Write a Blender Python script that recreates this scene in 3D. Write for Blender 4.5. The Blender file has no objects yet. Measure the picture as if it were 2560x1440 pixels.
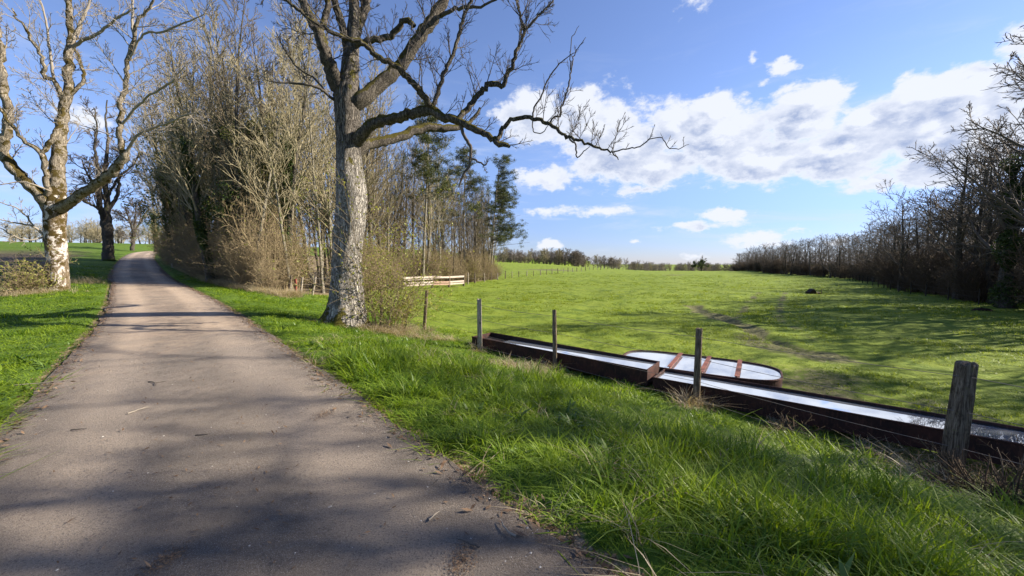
import bpy, math, random
import numpy as np
R = math.radians
random.seed(7); RNG = np.random.default_rng(7)
scene = bpy.context.scene
COL = scene.collection

# ------------------------------------------------------------------ camera, sky, sun, exposure
CAMH, FPX, HOR = 1.6, 960.0, 655.0
PITCH = math.atan((720 - HOR) / FPX)
cam_d = bpy.data.cameras.new('camera'); cam = bpy.data.objects.new('camera', cam_d); COL.objects.link(cam)
cam_d.sensor_width = 36; cam_d.lens = FPX / 2560 * 36
cam_d.clip_start = 0.05; cam_d.clip_end = 6000
cam.location = (0, 0, CAMH); cam.rotation_euler = (R(90) - PITCH, 0, 0)
scene.camera = cam
scene.render.resolution_x, scene.render.resolution_y = 1024, 576
vs = scene.view_settings
vs.view_transform = 'Standard'; vs.look = 'None'; vs.gamma = 1; vs.use_curve_mapping = False
vs.exposure = 1.34

SUN_AZ, SUN_EL = math.atan2(1.0, 0.13), R(30)      # azimuth clockwise from +Y
sun_d = bpy.data.lights.new('sun', 'SUN'); sun = bpy.data.objects.new('sun', sun_d); COL.objects.link(sun)
sun_d.energy = 5.0; sun_d.angle = R(0.5); sun_d.color = (1.0, 0.91, 0.78)
sun.rotation_euler = (R(90) - SUN_EL, 0, -SUN_AZ + math.pi)
sun.location = (60, 8, 40)

world = bpy.data.worlds.new('World'); scene.world = world; world.use_nodes = True

class NB:
    """small node builder"""
    def __init__(s, tree): s.t = tree; s.n = tree.nodes; s.l = tree.links
    def new(s, typ, **kw):
        nd = s.n.new(typ)
        for k, v in kw.items(): setattr(nd, k, v)
        return nd
    def link(s, a, b): s.l.new(a, b)
    def put(s, sock, v):
        if isinstance(v, bpy.types.NodeSocket): s.l.new(v, sock)
        elif v is not None: sock.default_value = v
    def math(s, op, a, b=None, c=None, clamp=False):
        nd = s.n.new('ShaderNodeMath'); nd.operation = op; nd.use_clamp = clamp
        s.put(nd.inputs[0], a)
        if b is not None: s.put(nd.inputs[1], b)
        if c is not None: s.put(nd.inputs[2], c)
        return nd.outputs[0]
    def vmath(s, op, a, b=None):
        nd = s.n.new('ShaderNodeVectorMath'); nd.operation = op
        s.put(nd.inputs[0], a)
        if b is not None: s.put(nd.inputs[1], b)
        return nd.outputs['Value'] if op in ('LENGTH', 'DOT_PRODUCT', 'DISTANCE') else nd.outputs[0]
    def noise(s, vec, scale, detail=4, rough=0.55, dist=0.0, out='Fac'):
        nd = s.n.new('ShaderNodeTexNoise'); s.put(nd.inputs['Vector'], vec)
        nd.inputs['Scale'].default_value = scale; nd.inputs['Detail'].default_value = detail
        nd.inputs['Roughness'].default_value = rough; nd.inputs['Distortion'].default_value = dist
        return nd.outputs[out]
    def smooth(s, v, a, b, lo=0.0, hi=1.0):
        nd = s.n.new('ShaderNodeMapRange'); nd.interpolation_type = 'SMOOTHSTEP'
        s.put(nd.inputs[0], v); s.put(nd.inputs[1], a); s.put(nd.inputs[2], b)
        nd.inputs[3].default_value = lo; nd.inputs[4].default_value = hi
        return nd.outputs[0]
    def mix(s, f, a, b, mode='MIX'):
        nd = s.n.new('ShaderNodeMix'); nd.data_type = 'RGBA'; nd.blend_type = mode
        s.put(nd.inputs[0], f)
        s.put(nd.inputs[6], a if isinstance(a, bpy.types.NodeSocket) else (*a, 1))
        s.put(nd.inputs[7], b if isinstance(b, bpy.types.NodeSocket) else (*b, 1))
        return nd.outputs[2]
    def scale(s, vec, sc):
        nd = s.n.new('ShaderNodeMapping'); s.put(nd.inputs[0], vec); nd.inputs['Scale'].default_value = sc
        return nd.outputs[0]

def px_azel(px, py):
    u = (px - 1280) / FPX; v = (720 - py) / FPX
    d = np.array([u, math.cos(PITCH) + v * math.sin(PITCH), -math.sin(PITCH) + v * math.cos(PITCH)])
    d /= np.linalg.norm(d)
    return math.atan2(d[0], d[1]), math.asin(d[2])

def build_world():
    # clouds: ellipses laid out by compass bearing and elevation, broken up with noise
    puffs = [(1300,285,60,42,.8),(1335,280,60,62,.9),(1345,330,85,42,.7),(1450,265,65,50,1),(1490,320,110,70,1),(1560,380,150,80,.9),(1640,420,120,48,.9),
             (1690,310,90,60,.9),(1790,275,80,38,.9),(1800,340,130,70,1),(1900,400,170,66,1),(2030,240,95,48,1),(2010,300,120,60,.9),(2100,380,190,75,1),
             (2190,300,130,52,.9),(2330,240,130,60,1),(2430,225,110,60,1),(2330,330,200,85,1),(2460,330,150,110,.9),(2340,425,170,42,.8),(2180,450,90,22,.7),
             (1360,445,75,32,.8),(1610,475,62,14,.6),(1815,533,58,20,.95),(1510,532,66,15,.6),(1952,168,32,22,.6),(1915,205,24,14,.4),(1880,140,14,24,.3),
             (1370,525,70,14,.4),(1750,563,115,13,.5),(1890,585,75,26,.5),(1905,610,60,15,.5),(1372,615,36,13,.6),(1590,607,16,7,.5),(2080,605,30,10,.5),(1745,640,40,6,.4),
             (205,290,70,28,.7),(2620,180,130,160,.8),(1980,575,90,8,.3),(1480,300,120,80,.5),(1740,10,40,30,.2)]
    g = bpy.data.node_groups.new('cloud_density', 'ShaderNodeTree')
    g.interface.new_socket('Vector', in_out='INPUT', socket_type='NodeSocketVector')
    g.interface.new_socket('Value', in_out='OUTPUT', socket_type='NodeSocketFloat')
    b = NB(g); gi = b.new('NodeGroupInput'); go = b.new('NodeGroupOutput')
    p = gi.outputs[0]
    wv = b.noise(b.scale(p, (1, 1.5, 1)), 13, 5, .6, 0, 'Color')
    wv = b.vmath('MULTIPLY', b.vmath('SUBTRACT', wv, (.5, .5, .5)), (.085, .06, 0))
    q = b.vmath('ADD', p, wv)
    m = None
    for (x, y, rx, ry, a) in puffs:
        az, el = px_azel(x, y)
        az2, _ = px_azel(x + rx, y); _, el2 = px_azel(x, y - ry)
        ra, re = abs(az2 - az) * 1.25 + 1e-3, abs(el2 - el) * 1.25 + 1e-3
        d = b.vmath('LENGTH', b.vmath('MULTIPLY', b.vmath('SUBTRACT', q, (az, el, 0)), (1 / ra, 1 / re, 0)))
        f = b.math('MULTIPLY', b.math('SUBTRACT', 1.0, d), a)
        m = f if m is None else b.math('SMOOTH_MAX', m, f, 0.12)
    n1 = b.noise(b.scale(p, (1, 1.7, 1)), 20, 9, .66, .15)
    dens = b.math('ADD', m, b.math('MULTIPLY', b.math('SUBTRACT', n1, .5), 1.15))
    # broad thin clouds elsewhere in the sky, out of the photograph's view
    b.link(dens, go.inputs[0])
    w = NB(world.node_tree); w.n.clear()
    tc = w.new('ShaderNodeTexCoord'); d = w.vmath('NORMALIZE', tc.outputs['Generated'])
    sep = w.new('ShaderNodeSeparateXYZ'); w.link(d, sep.inputs[0])
    az = w.math('ARCTAN2', sep.outputs[0], sep.outputs[1]); el = w.math('ARCSINE', sep.outputs[2])
    cmb = w.new('ShaderNodeCombineXYZ'); w.link(az, cmb.inputs[0]); w.link(el, cmb.inputs[1])
    g1 = w.new('ShaderNodeGroup', node_tree=g); w.link(cmb.outputs[0], g1.inputs[0])
    off = w.vmath('ADD', cmb.outputs[0], (.035, .03, 0))
    g2 = w.new('ShaderNodeGroup', node_tree=g); w.link(off, g2.inputs[0])
    cov = w.smooth(g1.outputs[0], .03, .38)
    lit = w.math('ADD', .40, w.math('MULTIPLY', w.math('SUBTRACT', g1.outputs[0], g2.outputs[0]), 1.7), clamp=True)
    thick = w.smooth(g1.outputs[0], .25, .75)
    shade = w.math('MULTIPLY', thick, w.math('SUBTRACT', 1.0, lit), clamp=True)
    ccol = w.mix(shade, (5.0, 5.2, 5.7), (2.0, 2.5, 3.8))
    # thin veils low in the sky
    v1 = w.noise(w.scale(cmb.outputs[0], (1, 5, 1)), 5, 6, .6, .6)
    vm = w.math('MULTIPLY', w.smooth(v1, .48, .75), w.smooth(el, .0, .05))
    vm = w.math('MULTIPLY', vm, w.smooth(el, .55, .12))
    vm = w.math('MULTIPLY', vm, .5)
    sky = w.new('ShaderNodeTexSky', sky_type='NISHITA')
    sky.sun_disc = False; sky.sun_elevation = SUN_EL; sky.sun_rotation = SUN_AZ
    sky.altitude = 250; sky.air_density = 1.0; sky.dust_density = 0.1; sky.ozone_density = 2.0
    skc = w.mix(1.0, sky.outputs[0], (.95, .93, 1.13), 'MULTIPLY')
    skc = w.mix(w.smooth(el, .30, .0), skc, w.mix(1.0, skc, (.50, .58, .78), 'MULTIPLY'))
    c = w.mix(vm, skc, (4.2, 4.6, 5.5))
    c = w.mix(w.math('MULTIPLY', cov, .96), c, ccol)
    bg = w.new('ShaderNodeBackground'); w.link(c, bg.inputs[0]); bg.inputs[1].default_value = 0.072
    out = w.new('ShaderNodeOutputWorld'); w.link(bg.outputs[0], out.inputs[0])
build_world()

# ------------------------------------------------------------------ numeric helpers
def at(px, py, Y):
    """world point on the sight line of a pixel (2560x1440) at forward distance Y"""
    u = (px - 1280) / FPX; v = (720 - py) / FPX
    dy = math.cos(PITCH) + v * math.sin(PITCH); t = Y / dy
    return (u * t, Y, CAMH + t * (-math.sin(PITCH) + v * math.cos(PITCH)))

_G = RNG.random((256, 256))
def vnoise(x, y, sc, seed=0):
    x = np.asarray(x, float) / sc + 37.3 * seed + 1000; y = np.asarray(y, float) / sc + 91.7 * seed + 1000
    xi = np.floor(x).astype(int); yi = np.floor(y).astype(int); fx = x - xi; fy = y - yi
    fx = fx * fx * (3 - 2 * fx); fy = fy * fy * (3 - 2 * fy)
    g = lambda i, j: _G[i % 256, j % 256]
    return ((g(xi, yi) * (1 - fx) + g(xi + 1, yi) * fx) * (1 - fy) + (g(xi, yi + 1) * (1 - fx) + g(xi + 1, yi + 1) * fx) * fy) * 2 - 1
def ss(t): t = np.clip(t, 0, 1); return t * t * (3 - 2 * t)

def catmull(P, n):
    P = np.asarray(P, float); Q = np.vstack([2 * P[0] - P[1], P, 2 * P[-1] - P[-2]])
    seg = np.linalg.norm(np.diff(P[:, :3], axis=0), axis=1) + 1e-9; cum = np.concatenate([[0], np.cumsum(seg)])
    t = np.linspace(0, cum[-1], n); i = np.clip(np.searchsorted(cum, t, 'right') - 1, 0, len(P) - 2)
    f = ((t - cum[i]) / seg[i])[:, None]
    a, b, c, d = Q[i], Q[i + 1], Q[i + 2], Q[i + 3]
    return .5 * (2 * b + (c - a) * f + (2 * a - 5 * b + 4 * c - d) * f ** 2 + (3 * b - a - 3 * c + d) * f ** 3)

ROAD = catmull([(40, -43, -.3), (20, -21.4, -.1), (.18, .17, 0), (-6.43, 7.37, .05), (-11.95, 13.2, .15), (-22.5, 23.5, .45), (-27.0, 27.8, .78), (-37, 38, 1.45),
                (-49.4, 51, 2.3), (-60.5, 64, 3.2), (-67.5, 76, 3.75), (-69, 92, 3.9), (-60, 130, 3.4)], 110)
HALF = 1.42
def road_sz(x, y):
    x = np.asarray(x, float); y = np.asarray(y, float)
    best = np.full(x.shape, 1e18); S = np.zeros(x.shape); Z = np.zeros(x.shape)
    for i in range(len(ROAD) - 1):
        a, b = ROAD[i], ROAD[i + 1]; d = b[:2] - a[:2]; L2 = d @ d
        t = np.clip(((x - a[0]) * d[0] + (y - a[1]) * d[1]) / L2, 0, 1)
        qx = x - a[0] - t * d[0]; qy = y - a[1] - t * d[1]; D = qx * qx + qy * qy
        m = D < best; best = np.where(m, D, best)
        sg = np.sign(qx * d[1] - qy * d[0])
        S = np.where(m, sg * np.sqrt(D), S); Z = np.where(m, a[2] + t * (b[2] - a[2]), Z)
    return S, Z

DITCH = np.array([at(*p)[:2] for p in [(1738,762,24),(1752,785,20.5),(1800,797,19),(1860,825,15.6),(1905,850,13.4),(1965,880,11.6),(2010,890,11)]])
TRACKS = [np.array([at(*p)[:2] for p in [(1900,735,35),(1865,765,24),(1845,800,18.5)]]),
          np.array([at(*p)[:2] for p in [(1962,735,35),(1950,770,23),(1945,800,18.3),(1990,826,15.2),(2030,850,13)]])]
def poly_dist(x, y, P):
    best = np.full(np.shape(x), 1e9)
    for a, b in zip(P[:-1], P[1:]):
        d = b - a; t = np.clip(((x - a[0]) * d[0] + (y - a[1]) * d[1]) / (d @ d), 0, 1)
        best = np.minimum(best, np.hypot(x - a[0] - t * d[0], y - a[1] - t * d[1]))
    return best

def terrain(x, y, full=False):
    x = np.asarray(x, float); y = np.asarray(y, float)
    s, zr = road_sz(x, y)
    yp = np.maximum(y, 1e-3)
    zf = -0.98 - .0082 * np.maximum(0, y - 12) - .00012 * np.clip(y - 120, 0, 180) ** 2 - .02 * np.maximum(0, y - 300)
    zf = np.maximum(zf, -14)
    zf = zf + 4.0 * ss((y - 80) / 110) * (1 - ss((x / yp + .05) / .44)) * (y > 0)
    zf = np.where(y > 330, np.maximum(zf, -14), zf)
    k = ss((s - 1.3) / (6 + .45 * np.maximum(0, y - 10)))
    zl = np.interp(y, [-50, 0, 10, 18, 30, 50, 70, 100, 150, 400], [-.2, -.12, -.1, .12, 1.0, 2.9, 4.5, 6.3, 7.3, 7]) + .018 * np.clip(-x - 95, 0, 120)
    kl = ss((-s - 1.3) / (4 + .12 * np.maximum(0, y)))
    z = np.where(s > 0, zr * (1 - k) + zf * k, zr * (1 - kl) + zl * kl)
    out = ss((np.abs(s) - 1.5) / 2.5); r = np.hypot(x, y)
    amp = out * np.clip(r / 6, .5, 1.0)
    z = z + amp * (.065 * vnoise(x, y, 2.7, 1) + .10 * vnoise(x, y, 9, 2) + .035 * vnoise(x, y, .8, 3) * (s > 7) + .018 * vnoise(x, y, .8, 3) + .012 * vnoise(x, y, .35, 5)) + out * ss((r - 60) / 100) * .5 * vnoise(x, y, 60, 4)
    dd = poly_dist(x, y, DITCH); w = .28 + .1 * vnoise(x, y, 1.3, 8)
    z = z - .13 * np.clip(.8 + .7 * vnoise(x, y, 1.1, 18), 0, 1.4) * np.exp(-(dd / np.maximum(w, .1)) ** 2) + .05 * np.exp(-((dd - .6) / .3) ** 2)
    z = z - (1 - ss((np.abs(s) - 1.46) / .3)) * (.04 + .0012 * r)
    z = z - .24 * np.exp(-((x - 6.4) ** 2 + (y - 4.7) ** 2) / 4.5)
    return (z, s, zr, dd) if full else z
def tz(x, y): return float(terrain(np.array([x]), np.array([y]))[0])
def gp(px, Y, dz=0.0):
    X = (px - 1280) / FPX * Y / (math.cos(PITCH))      # close enough: the sight line through the horizon row
    X = (px - 1280) / FPX * Y * 1.0
    return (X, Y, tz(X, Y) + dz)

# ------------------------------------------------------------------ mesh helpers
def mesh_np(name, V, F, smooth=True, attrs=None):
    V = np.asarray(V, np.float32).reshape(-1, 3)
    me = bpy.data.meshes.new(name)
    Fs = F if isinstance(F, list) else [F]
    Fs = [np.asarray(f, np.int32) for f in Fs if len(f)]
    nl = sum(f.size for f in Fs); nf = sum(len(f) for f in Fs)
    me.vertices.add(len(V)); me.vertices.foreach_set('co', V.ravel())
    me.loops.add(nl); me.polygons.add(nf)
    me.loops.foreach_set('vertex_index', np.concatenate([f.ravel() for f in Fs]))
    sizes = np.concatenate([np.full(len(f), f.shape[1], np.int32) for f in Fs])
    me.polygons.foreach_set('loop_start', np.concatenate([[0], np.cumsum(sizes)[:-1]]).astype(np.int32))
    me.update(calc_edges=True); me.validate()
    me.polygons.foreach_set('use_smooth', np.full(len(me.polygons), smooth))
    for k, v in (attrs or {}).items():
        a = me.attributes.new(k, 'FLOAT', 'POINT'); a.data.foreach_set('value', np.asarray(v, np.float32))
    return me

class Tubes:
    def __init__(s): s.b = {}
    def add(s, pts, rad, sides=3):
        s.b.setdefault((len(pts), sides), []).append((pts, rad))
    def arrays(s, lump=0.0):
        Vs, Fs, base = [], [], 0
        for (n, sd), L in s.b.items():
            P = np.array([q[0] for q in L], float); Rr = np.array([q[1] for q in L], float); T = len(L)
            tg = np.gradient(P, axis=1); tg /= np.linalg.norm(tg, axis=2, keepdims=True) + 1e-12
            t0 = tg[:, 0]; ref = np.where(np.abs(t0[:, 2:3]) > .8, np.array([[1., 0, 0]]), np.array([[0, 0, 1.]]))
            u = np.cross(t0, ref); u /= np.linalg.norm(u, axis=1, keepdims=True) + 1e-12
            ang = np.arange(sd) / sd * 2 * np.pi; ca, sa = np.cos(ang), np.sin(ang)
            V = np.zeros((T, n, sd, 3))
            for i in range(n):
                t = tg[:, i]; u = u - (u * t).sum(1, keepdims=True) * t; u /= np.linalg.norm(u, axis=1, keepdims=True) + 1e-12
                v = np.cross(t, u)
                rr = Rr[:, i][:, None] * np.ones((1, sd))
                if lump > 0:
                    ph = np.arange(T)[:, None] * 1.7
                    rr = rr * (1 + lump * (np.sin(3 * ang[None] + .35 * i + ph) * .5 + np.sin(5 * ang[None] - .5 * i + 2 * ph) * .35 + RNG.normal(0, .35, (T, sd))))
                V[:, i] = P[:, i][:, None] + rr[..., None] * (ca[None, :, None] * u[:, None] + sa[None, :, None] * v[:, None])
            idx = base + np.arange(T * n * sd).reshape(T, n, sd); j = np.roll(idx, -1, axis=2)
            F = np.stack([idx[:, :-1], j[:, :-1], j[:, 1:], idx[:, 1:]], -1).reshape(-1, 4)
            Vs.append(V.reshape(-1, 3)); Fs.append(F); base += T * n * sd
        return np.concatenate(Vs), np.concatenate(Fs)
    def mesh(s, name, lump=0.0):
        V, F = s.arrays(lump); return mesh_np(name, V, F)

def new_obj(name, me, mat=None, parent=None, loc=None):
    o = bpy.data.objects.new(name, me); COL.objects.link(o)
    if mat is not None and me is not None and not me.materials: me.materials.append(mat)
    if parent is not None: o.parent = parent
    if loc is not None: o.location = loc
    return o
def thing(name, label, cat, loc=(0, 0, 0), rz=0, group=None, scale=1):
    o = bpy.data.objects.new(name, None); COL.objects.link(o); o.empty_display_size = .2
    o.location = loc; o.rotation_euler = (0, 0, rz); o.scale = (scale,) * 3
    return tag(o, label, cat, group)
def tag(o, label=None, cat=None, group=None, kind=None):
    if label: o['label'] = label
    if cat: o['category'] = cat
    if group: o['group'] = group
    if kind: o['kind'] = kind
    return o
def dup(root, loc, rz, scale=1.0, label=None, group=None):
    r = root.copy(); COL.objects.link(r); r.location = loc; r.rotation_euler = (0, 0, rz)
    r.scale = scale if isinstance(scale, tuple) else (scale,) * 3
    if label: r['label'] = label
    if group: r['group'] = group
    for ch in root.children:
        c = ch.copy(); COL.objects.link(c); c.parent = r
        for g in ch.children:
            d = g.copy(); COL.objects.link(d); d.parent = c
    return r

# box with bevelled look: 8 corners given as base frame
def box_vf(c, ax, ay, az, hx, hy, hz):
    c = np.array(c, float); A = [np.array(a, float) for a in (ax, ay, az)]
    V = [c + sx * hx * A[0] + sy * hy * A[1] + sz * hz * A[2] for sz in (-1, 1) for sy in (-1, 1) for sx in (-1, 1)]
    F = [(0, 2, 3, 1), (4, 5, 7, 6), (0, 1, 5, 4), (2, 6, 7, 3), (0, 4, 6, 2), (1, 3, 7, 5)]
    return np.array(V), np.array(F)
class MB:
    def __init__(s): s.V = []; s.F4 = []; s.F3 = []; s.n = 0
    def add(s, V, F):
        F = np.asarray(F) + s.n; (s.F4 if F.shape[1] == 4 else s.F3).append(F); s.V.append(np.asarray(V)); s.n += len(V)
    def box(s, c, ax, ay, az, hx, hy, hz): s.add(*box_vf(c, ax, ay, az, hx, hy, hz))
    def mesh(s, name, smooth=False):
        F = []
        if s.F4: F.append(np.concatenate(s.F4))
        if s.F3: F.append(np.concatenate(s.F3))
        return mesh_np(name, np.concatenate(s.V), F, smooth)

# ------------------------------------------------------------------ materials
def mat(name, fn, rough=.8, spec=.3):
    m = bpy.data.materials.new(name); m.use_nodes = True; b = NB(m.node_tree)
    bs = b.n['Principled BSDF']; bs.inputs['Roughness'].default_value = rough; bs.inputs['Specular IOR Level'].default_value = spec
    fn(b, bs); return m
def setc(b, bs, c): b.put(bs.inputs['Base Color'], c if isinstance(c, bpy.types.NodeSocket) else (*c, 1))
def bump(b, bs, h, strength=.5, dist=.02):
    nd = b.new('ShaderNodeBump'); nd.inputs['Strength'].default_value = strength; nd.inputs['Distance'].default_value = dist
    b.put(nd.inputs['Height'], h); b.link(nd.outputs[0], bs.inputs['Normal'])
def wpos(b): return b.new('ShaderNodeNewGeometry').outputs['Position']
def opos(b): return b.new('ShaderNodeTexCoord').outputs['Object']
def upness(b):
    g = b.new('ShaderNodeNewGeometry'); s = b.new('ShaderNodeSeparateXYZ'); b.link(g.outputs['Normal'], s.inputs[0]); return s.outputs[2]

def bark(name, light, dark, moss=None, moss_amt=.5, patch=None, patch_thr=.5, crack=26, bstr=.8, bdist=.02, band=None, upper=None):
    def fn(b, bs):
        p = opos(b); ps = b.scale(p, (1, 1, .28))
        cr = b.noise(ps, crack, 5, .65, 1.2); big = b.noise(p, 2.3, 4, .6, .3)
        vo = b.new('ShaderNodeTexVoronoi'); vo.feature = 'DISTANCE_TO_EDGE'; b.put(vo.inputs['Vector'], b.scale(b.vmath('ADD', p, b.vmath('MULTIPLY', b.noise(p, 9, 3, .6, 0, 'Color'), (.08, .08, .08))), (1, 1, .15))); vo.inputs['Scale'].default_value = crack * .75
        ed = b.smooth(vo.outputs['Distance'], .0, .12, .45, 1)
        rg = b.noise(b.scale(p, (1, 1, .16)), crack * .8, 6, .7, .9)
        rg = b.smooth(b.math('ABSOLUTE', b.math('SUBTRACT', rg, .5)), .0, .05, .12, 1)
        h = b.math('MULTIPLY', b.math('MULTIPLY', ed, rg), b.smooth(cr, .2, .5, .4, 1))
        c = b.mix(h, dark, light)
        c = b.mix(b.smooth(big, .35, .7, 0, .45), c, tuple(v * .62 for v in light))
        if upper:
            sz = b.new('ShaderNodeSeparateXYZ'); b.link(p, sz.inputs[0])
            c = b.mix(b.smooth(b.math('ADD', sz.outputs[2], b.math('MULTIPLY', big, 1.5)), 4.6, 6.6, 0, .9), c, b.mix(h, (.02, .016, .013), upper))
        if patch:
            pn = b.noise(b.scale(p, (1, 1, .7)), 2.0, 7, .72, .8)
            c = b.mix(b.smooth(pn, patch_thr, patch_thr + .04), c, patch)
        if moss:
            mn = b.noise(p, 4.5, 5, .65, .4)
            up = b.math('MULTIPLY', b.smooth(upness(b), -.1, .65), .35)
            if band:
                sz = b.new('ShaderNodeSeparateXYZ'); b.link(p, sz.inputs[0])
                up = b.math('ADD', up, b.math('MULTIPLY', b.smooth(sz.outputs[2], band[0], band[1]), .13))
            f = b.smooth(b.math('ADD', mn, up), .72 - moss_amt * .3, .80 - moss_amt * .3)
            c = b.mix(f, c, b.mix(b.noise(p, 40, 2), tuple(v * .6 for v in moss), tuple(v * 1.5 for v in moss)))
        setc(b, bs, c); bump(b, bs, h, bstr, bdist)
    return mat(name, fn, .9, .15)

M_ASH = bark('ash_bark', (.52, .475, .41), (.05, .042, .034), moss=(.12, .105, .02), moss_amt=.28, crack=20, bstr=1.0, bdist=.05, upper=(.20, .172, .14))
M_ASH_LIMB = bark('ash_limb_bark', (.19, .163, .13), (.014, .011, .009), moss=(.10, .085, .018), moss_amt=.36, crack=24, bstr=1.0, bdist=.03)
M_LICHEN = bark('lichen_bark', (.26, .20, .13), (.06, .04, .025), moss=(.075, .052, .014), moss_amt=.55, patch=(.62, .56, .50), patch_thr=.50, crack=30, bstr=.7, bdist=.025, band=(.8, 3.6))
M_TWIG = mat('twig_bark', lambda b, bs: setc(b, bs, b.mix(b.noise(opos(b), 3, 3), (.17, .14, .105), (.34, .30, .24))), .85, .2)
M_TWIG_D = mat('dark_twig_bark', lambda b, bs: setc(b, bs, b.mix(b.noise(opos(b), 3, 3), (.05, .042, .035), (.13, .11, .09))), .85, .2)
M_WOODT = bark('wood_trunk_bark', (.30, .265, .20), (.07, .06, .04), moss=(.10, .11, .03), moss_amt=.35, crack=14)
M_WOODC = mat('wood_crown_bark', lambda b, bs: setc(b, bs, b.mix(b.noise(opos(b), 1.5, 3), (.14, .115, .065), (.37, .32, .20))), .85, .2)
M_DARKT = bark('dark_trunk_bark', (.11, .095, .075), (.03, .026, .02), moss=(.05, .06, .02), moss_amt=.3, crack=14)
M_DARKC = mat('dark_crown_bark', lambda b, bs: setc(b, bs, b.mix(b.noise(opos(b), 1.5, 3), (.075, .06, .048), (.16, .13, .10))), .85, .2)
M_SHRUB = mat('shrub_stems', lambda b, bs: setc(b, bs, b.mix(b.noise(opos(b), 2, 3), (.14, .10, .055), (.34, .27, .155))), .85, .2)
M_SHRUBD = mat('dark_shrub_stems', lambda b, bs: setc(b, bs, b.mix(b.noise(opos(b), 2, 3), (.07, .05, .035), (.16, .115, .07))), .85, .2)

def leafmat(name, c1, c2, trans=.4, sc=1.2, gloss=.25):
    m = bpy.data.materials.new(name); m.use_nodes = True; b = NB(m.node_tree); b.n.clear()
    out = b.new('ShaderNodeOutputMaterial')
    n = b.noise(wpos(b), sc, 4, .6)
    rnd = b.new('ShaderNodeNewGeometry').outputs['Random Per Island']
    c = b.mix(b.smooth(b.math('ADD', b.math('MULTIPLY', n, .7), b.math('MULTIPLY', rnd, .3)), .3, .7), c1, c2)
    bs = b.new('ShaderNodeBsdfPrincipled'); b.link(c, bs.inputs['Base Color']); bs.inputs['Roughness'].default_value = .5; bs.inputs['Specular IOR Level'].default_value = gloss
    tr = b.new('ShaderNodeBsdfTranslucent'); b.link(b.mix(1.0, c, (1.25, 1.2, .55), 'MULTIPLY'), tr.inputs[0])
    mx = b.new('ShaderNodeMixShader'); mx.inputs[0].default_value = trans
    b.link(bs.outputs[0], mx.inputs[1]); b.link(tr.outputs[0], mx.inputs[2]); b.link(mx.outputs[0], out.inputs[0])
    return m
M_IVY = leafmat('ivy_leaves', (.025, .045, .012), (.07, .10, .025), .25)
M_IVYL = leafmat('olive_ivy_leaves', (.08, .09, .025), (.19, .19, .06), .3)  # olive leaf colour, paler than the dark ivy
M_BUD = leafmat('young_leaves', (.20, .22, .05), (.34, .34, .09), .45)
M_NEEDLE = leafmat('pine_needles', (.032, .042, .010), (.085, .10, .026), .2)
M_GRASS = leafmat('verge_grass_blades', (.078, .155, .011), (.28, .375, .028), .52, .9, .38)
M_PAST = leafmat('pasture_grass_blades', (.125, .19, .018), (.265, .315, .038), .42, .35, .25)
M_DRY = leafmat('dry_grass_blades', (.26, .20, .12), (.50, .42, .28), .35, 2)
M_DEAD = leafmat('dead_leaves', (.07, .04, .022), (.24, .155, .09), .1, 20)

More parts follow.
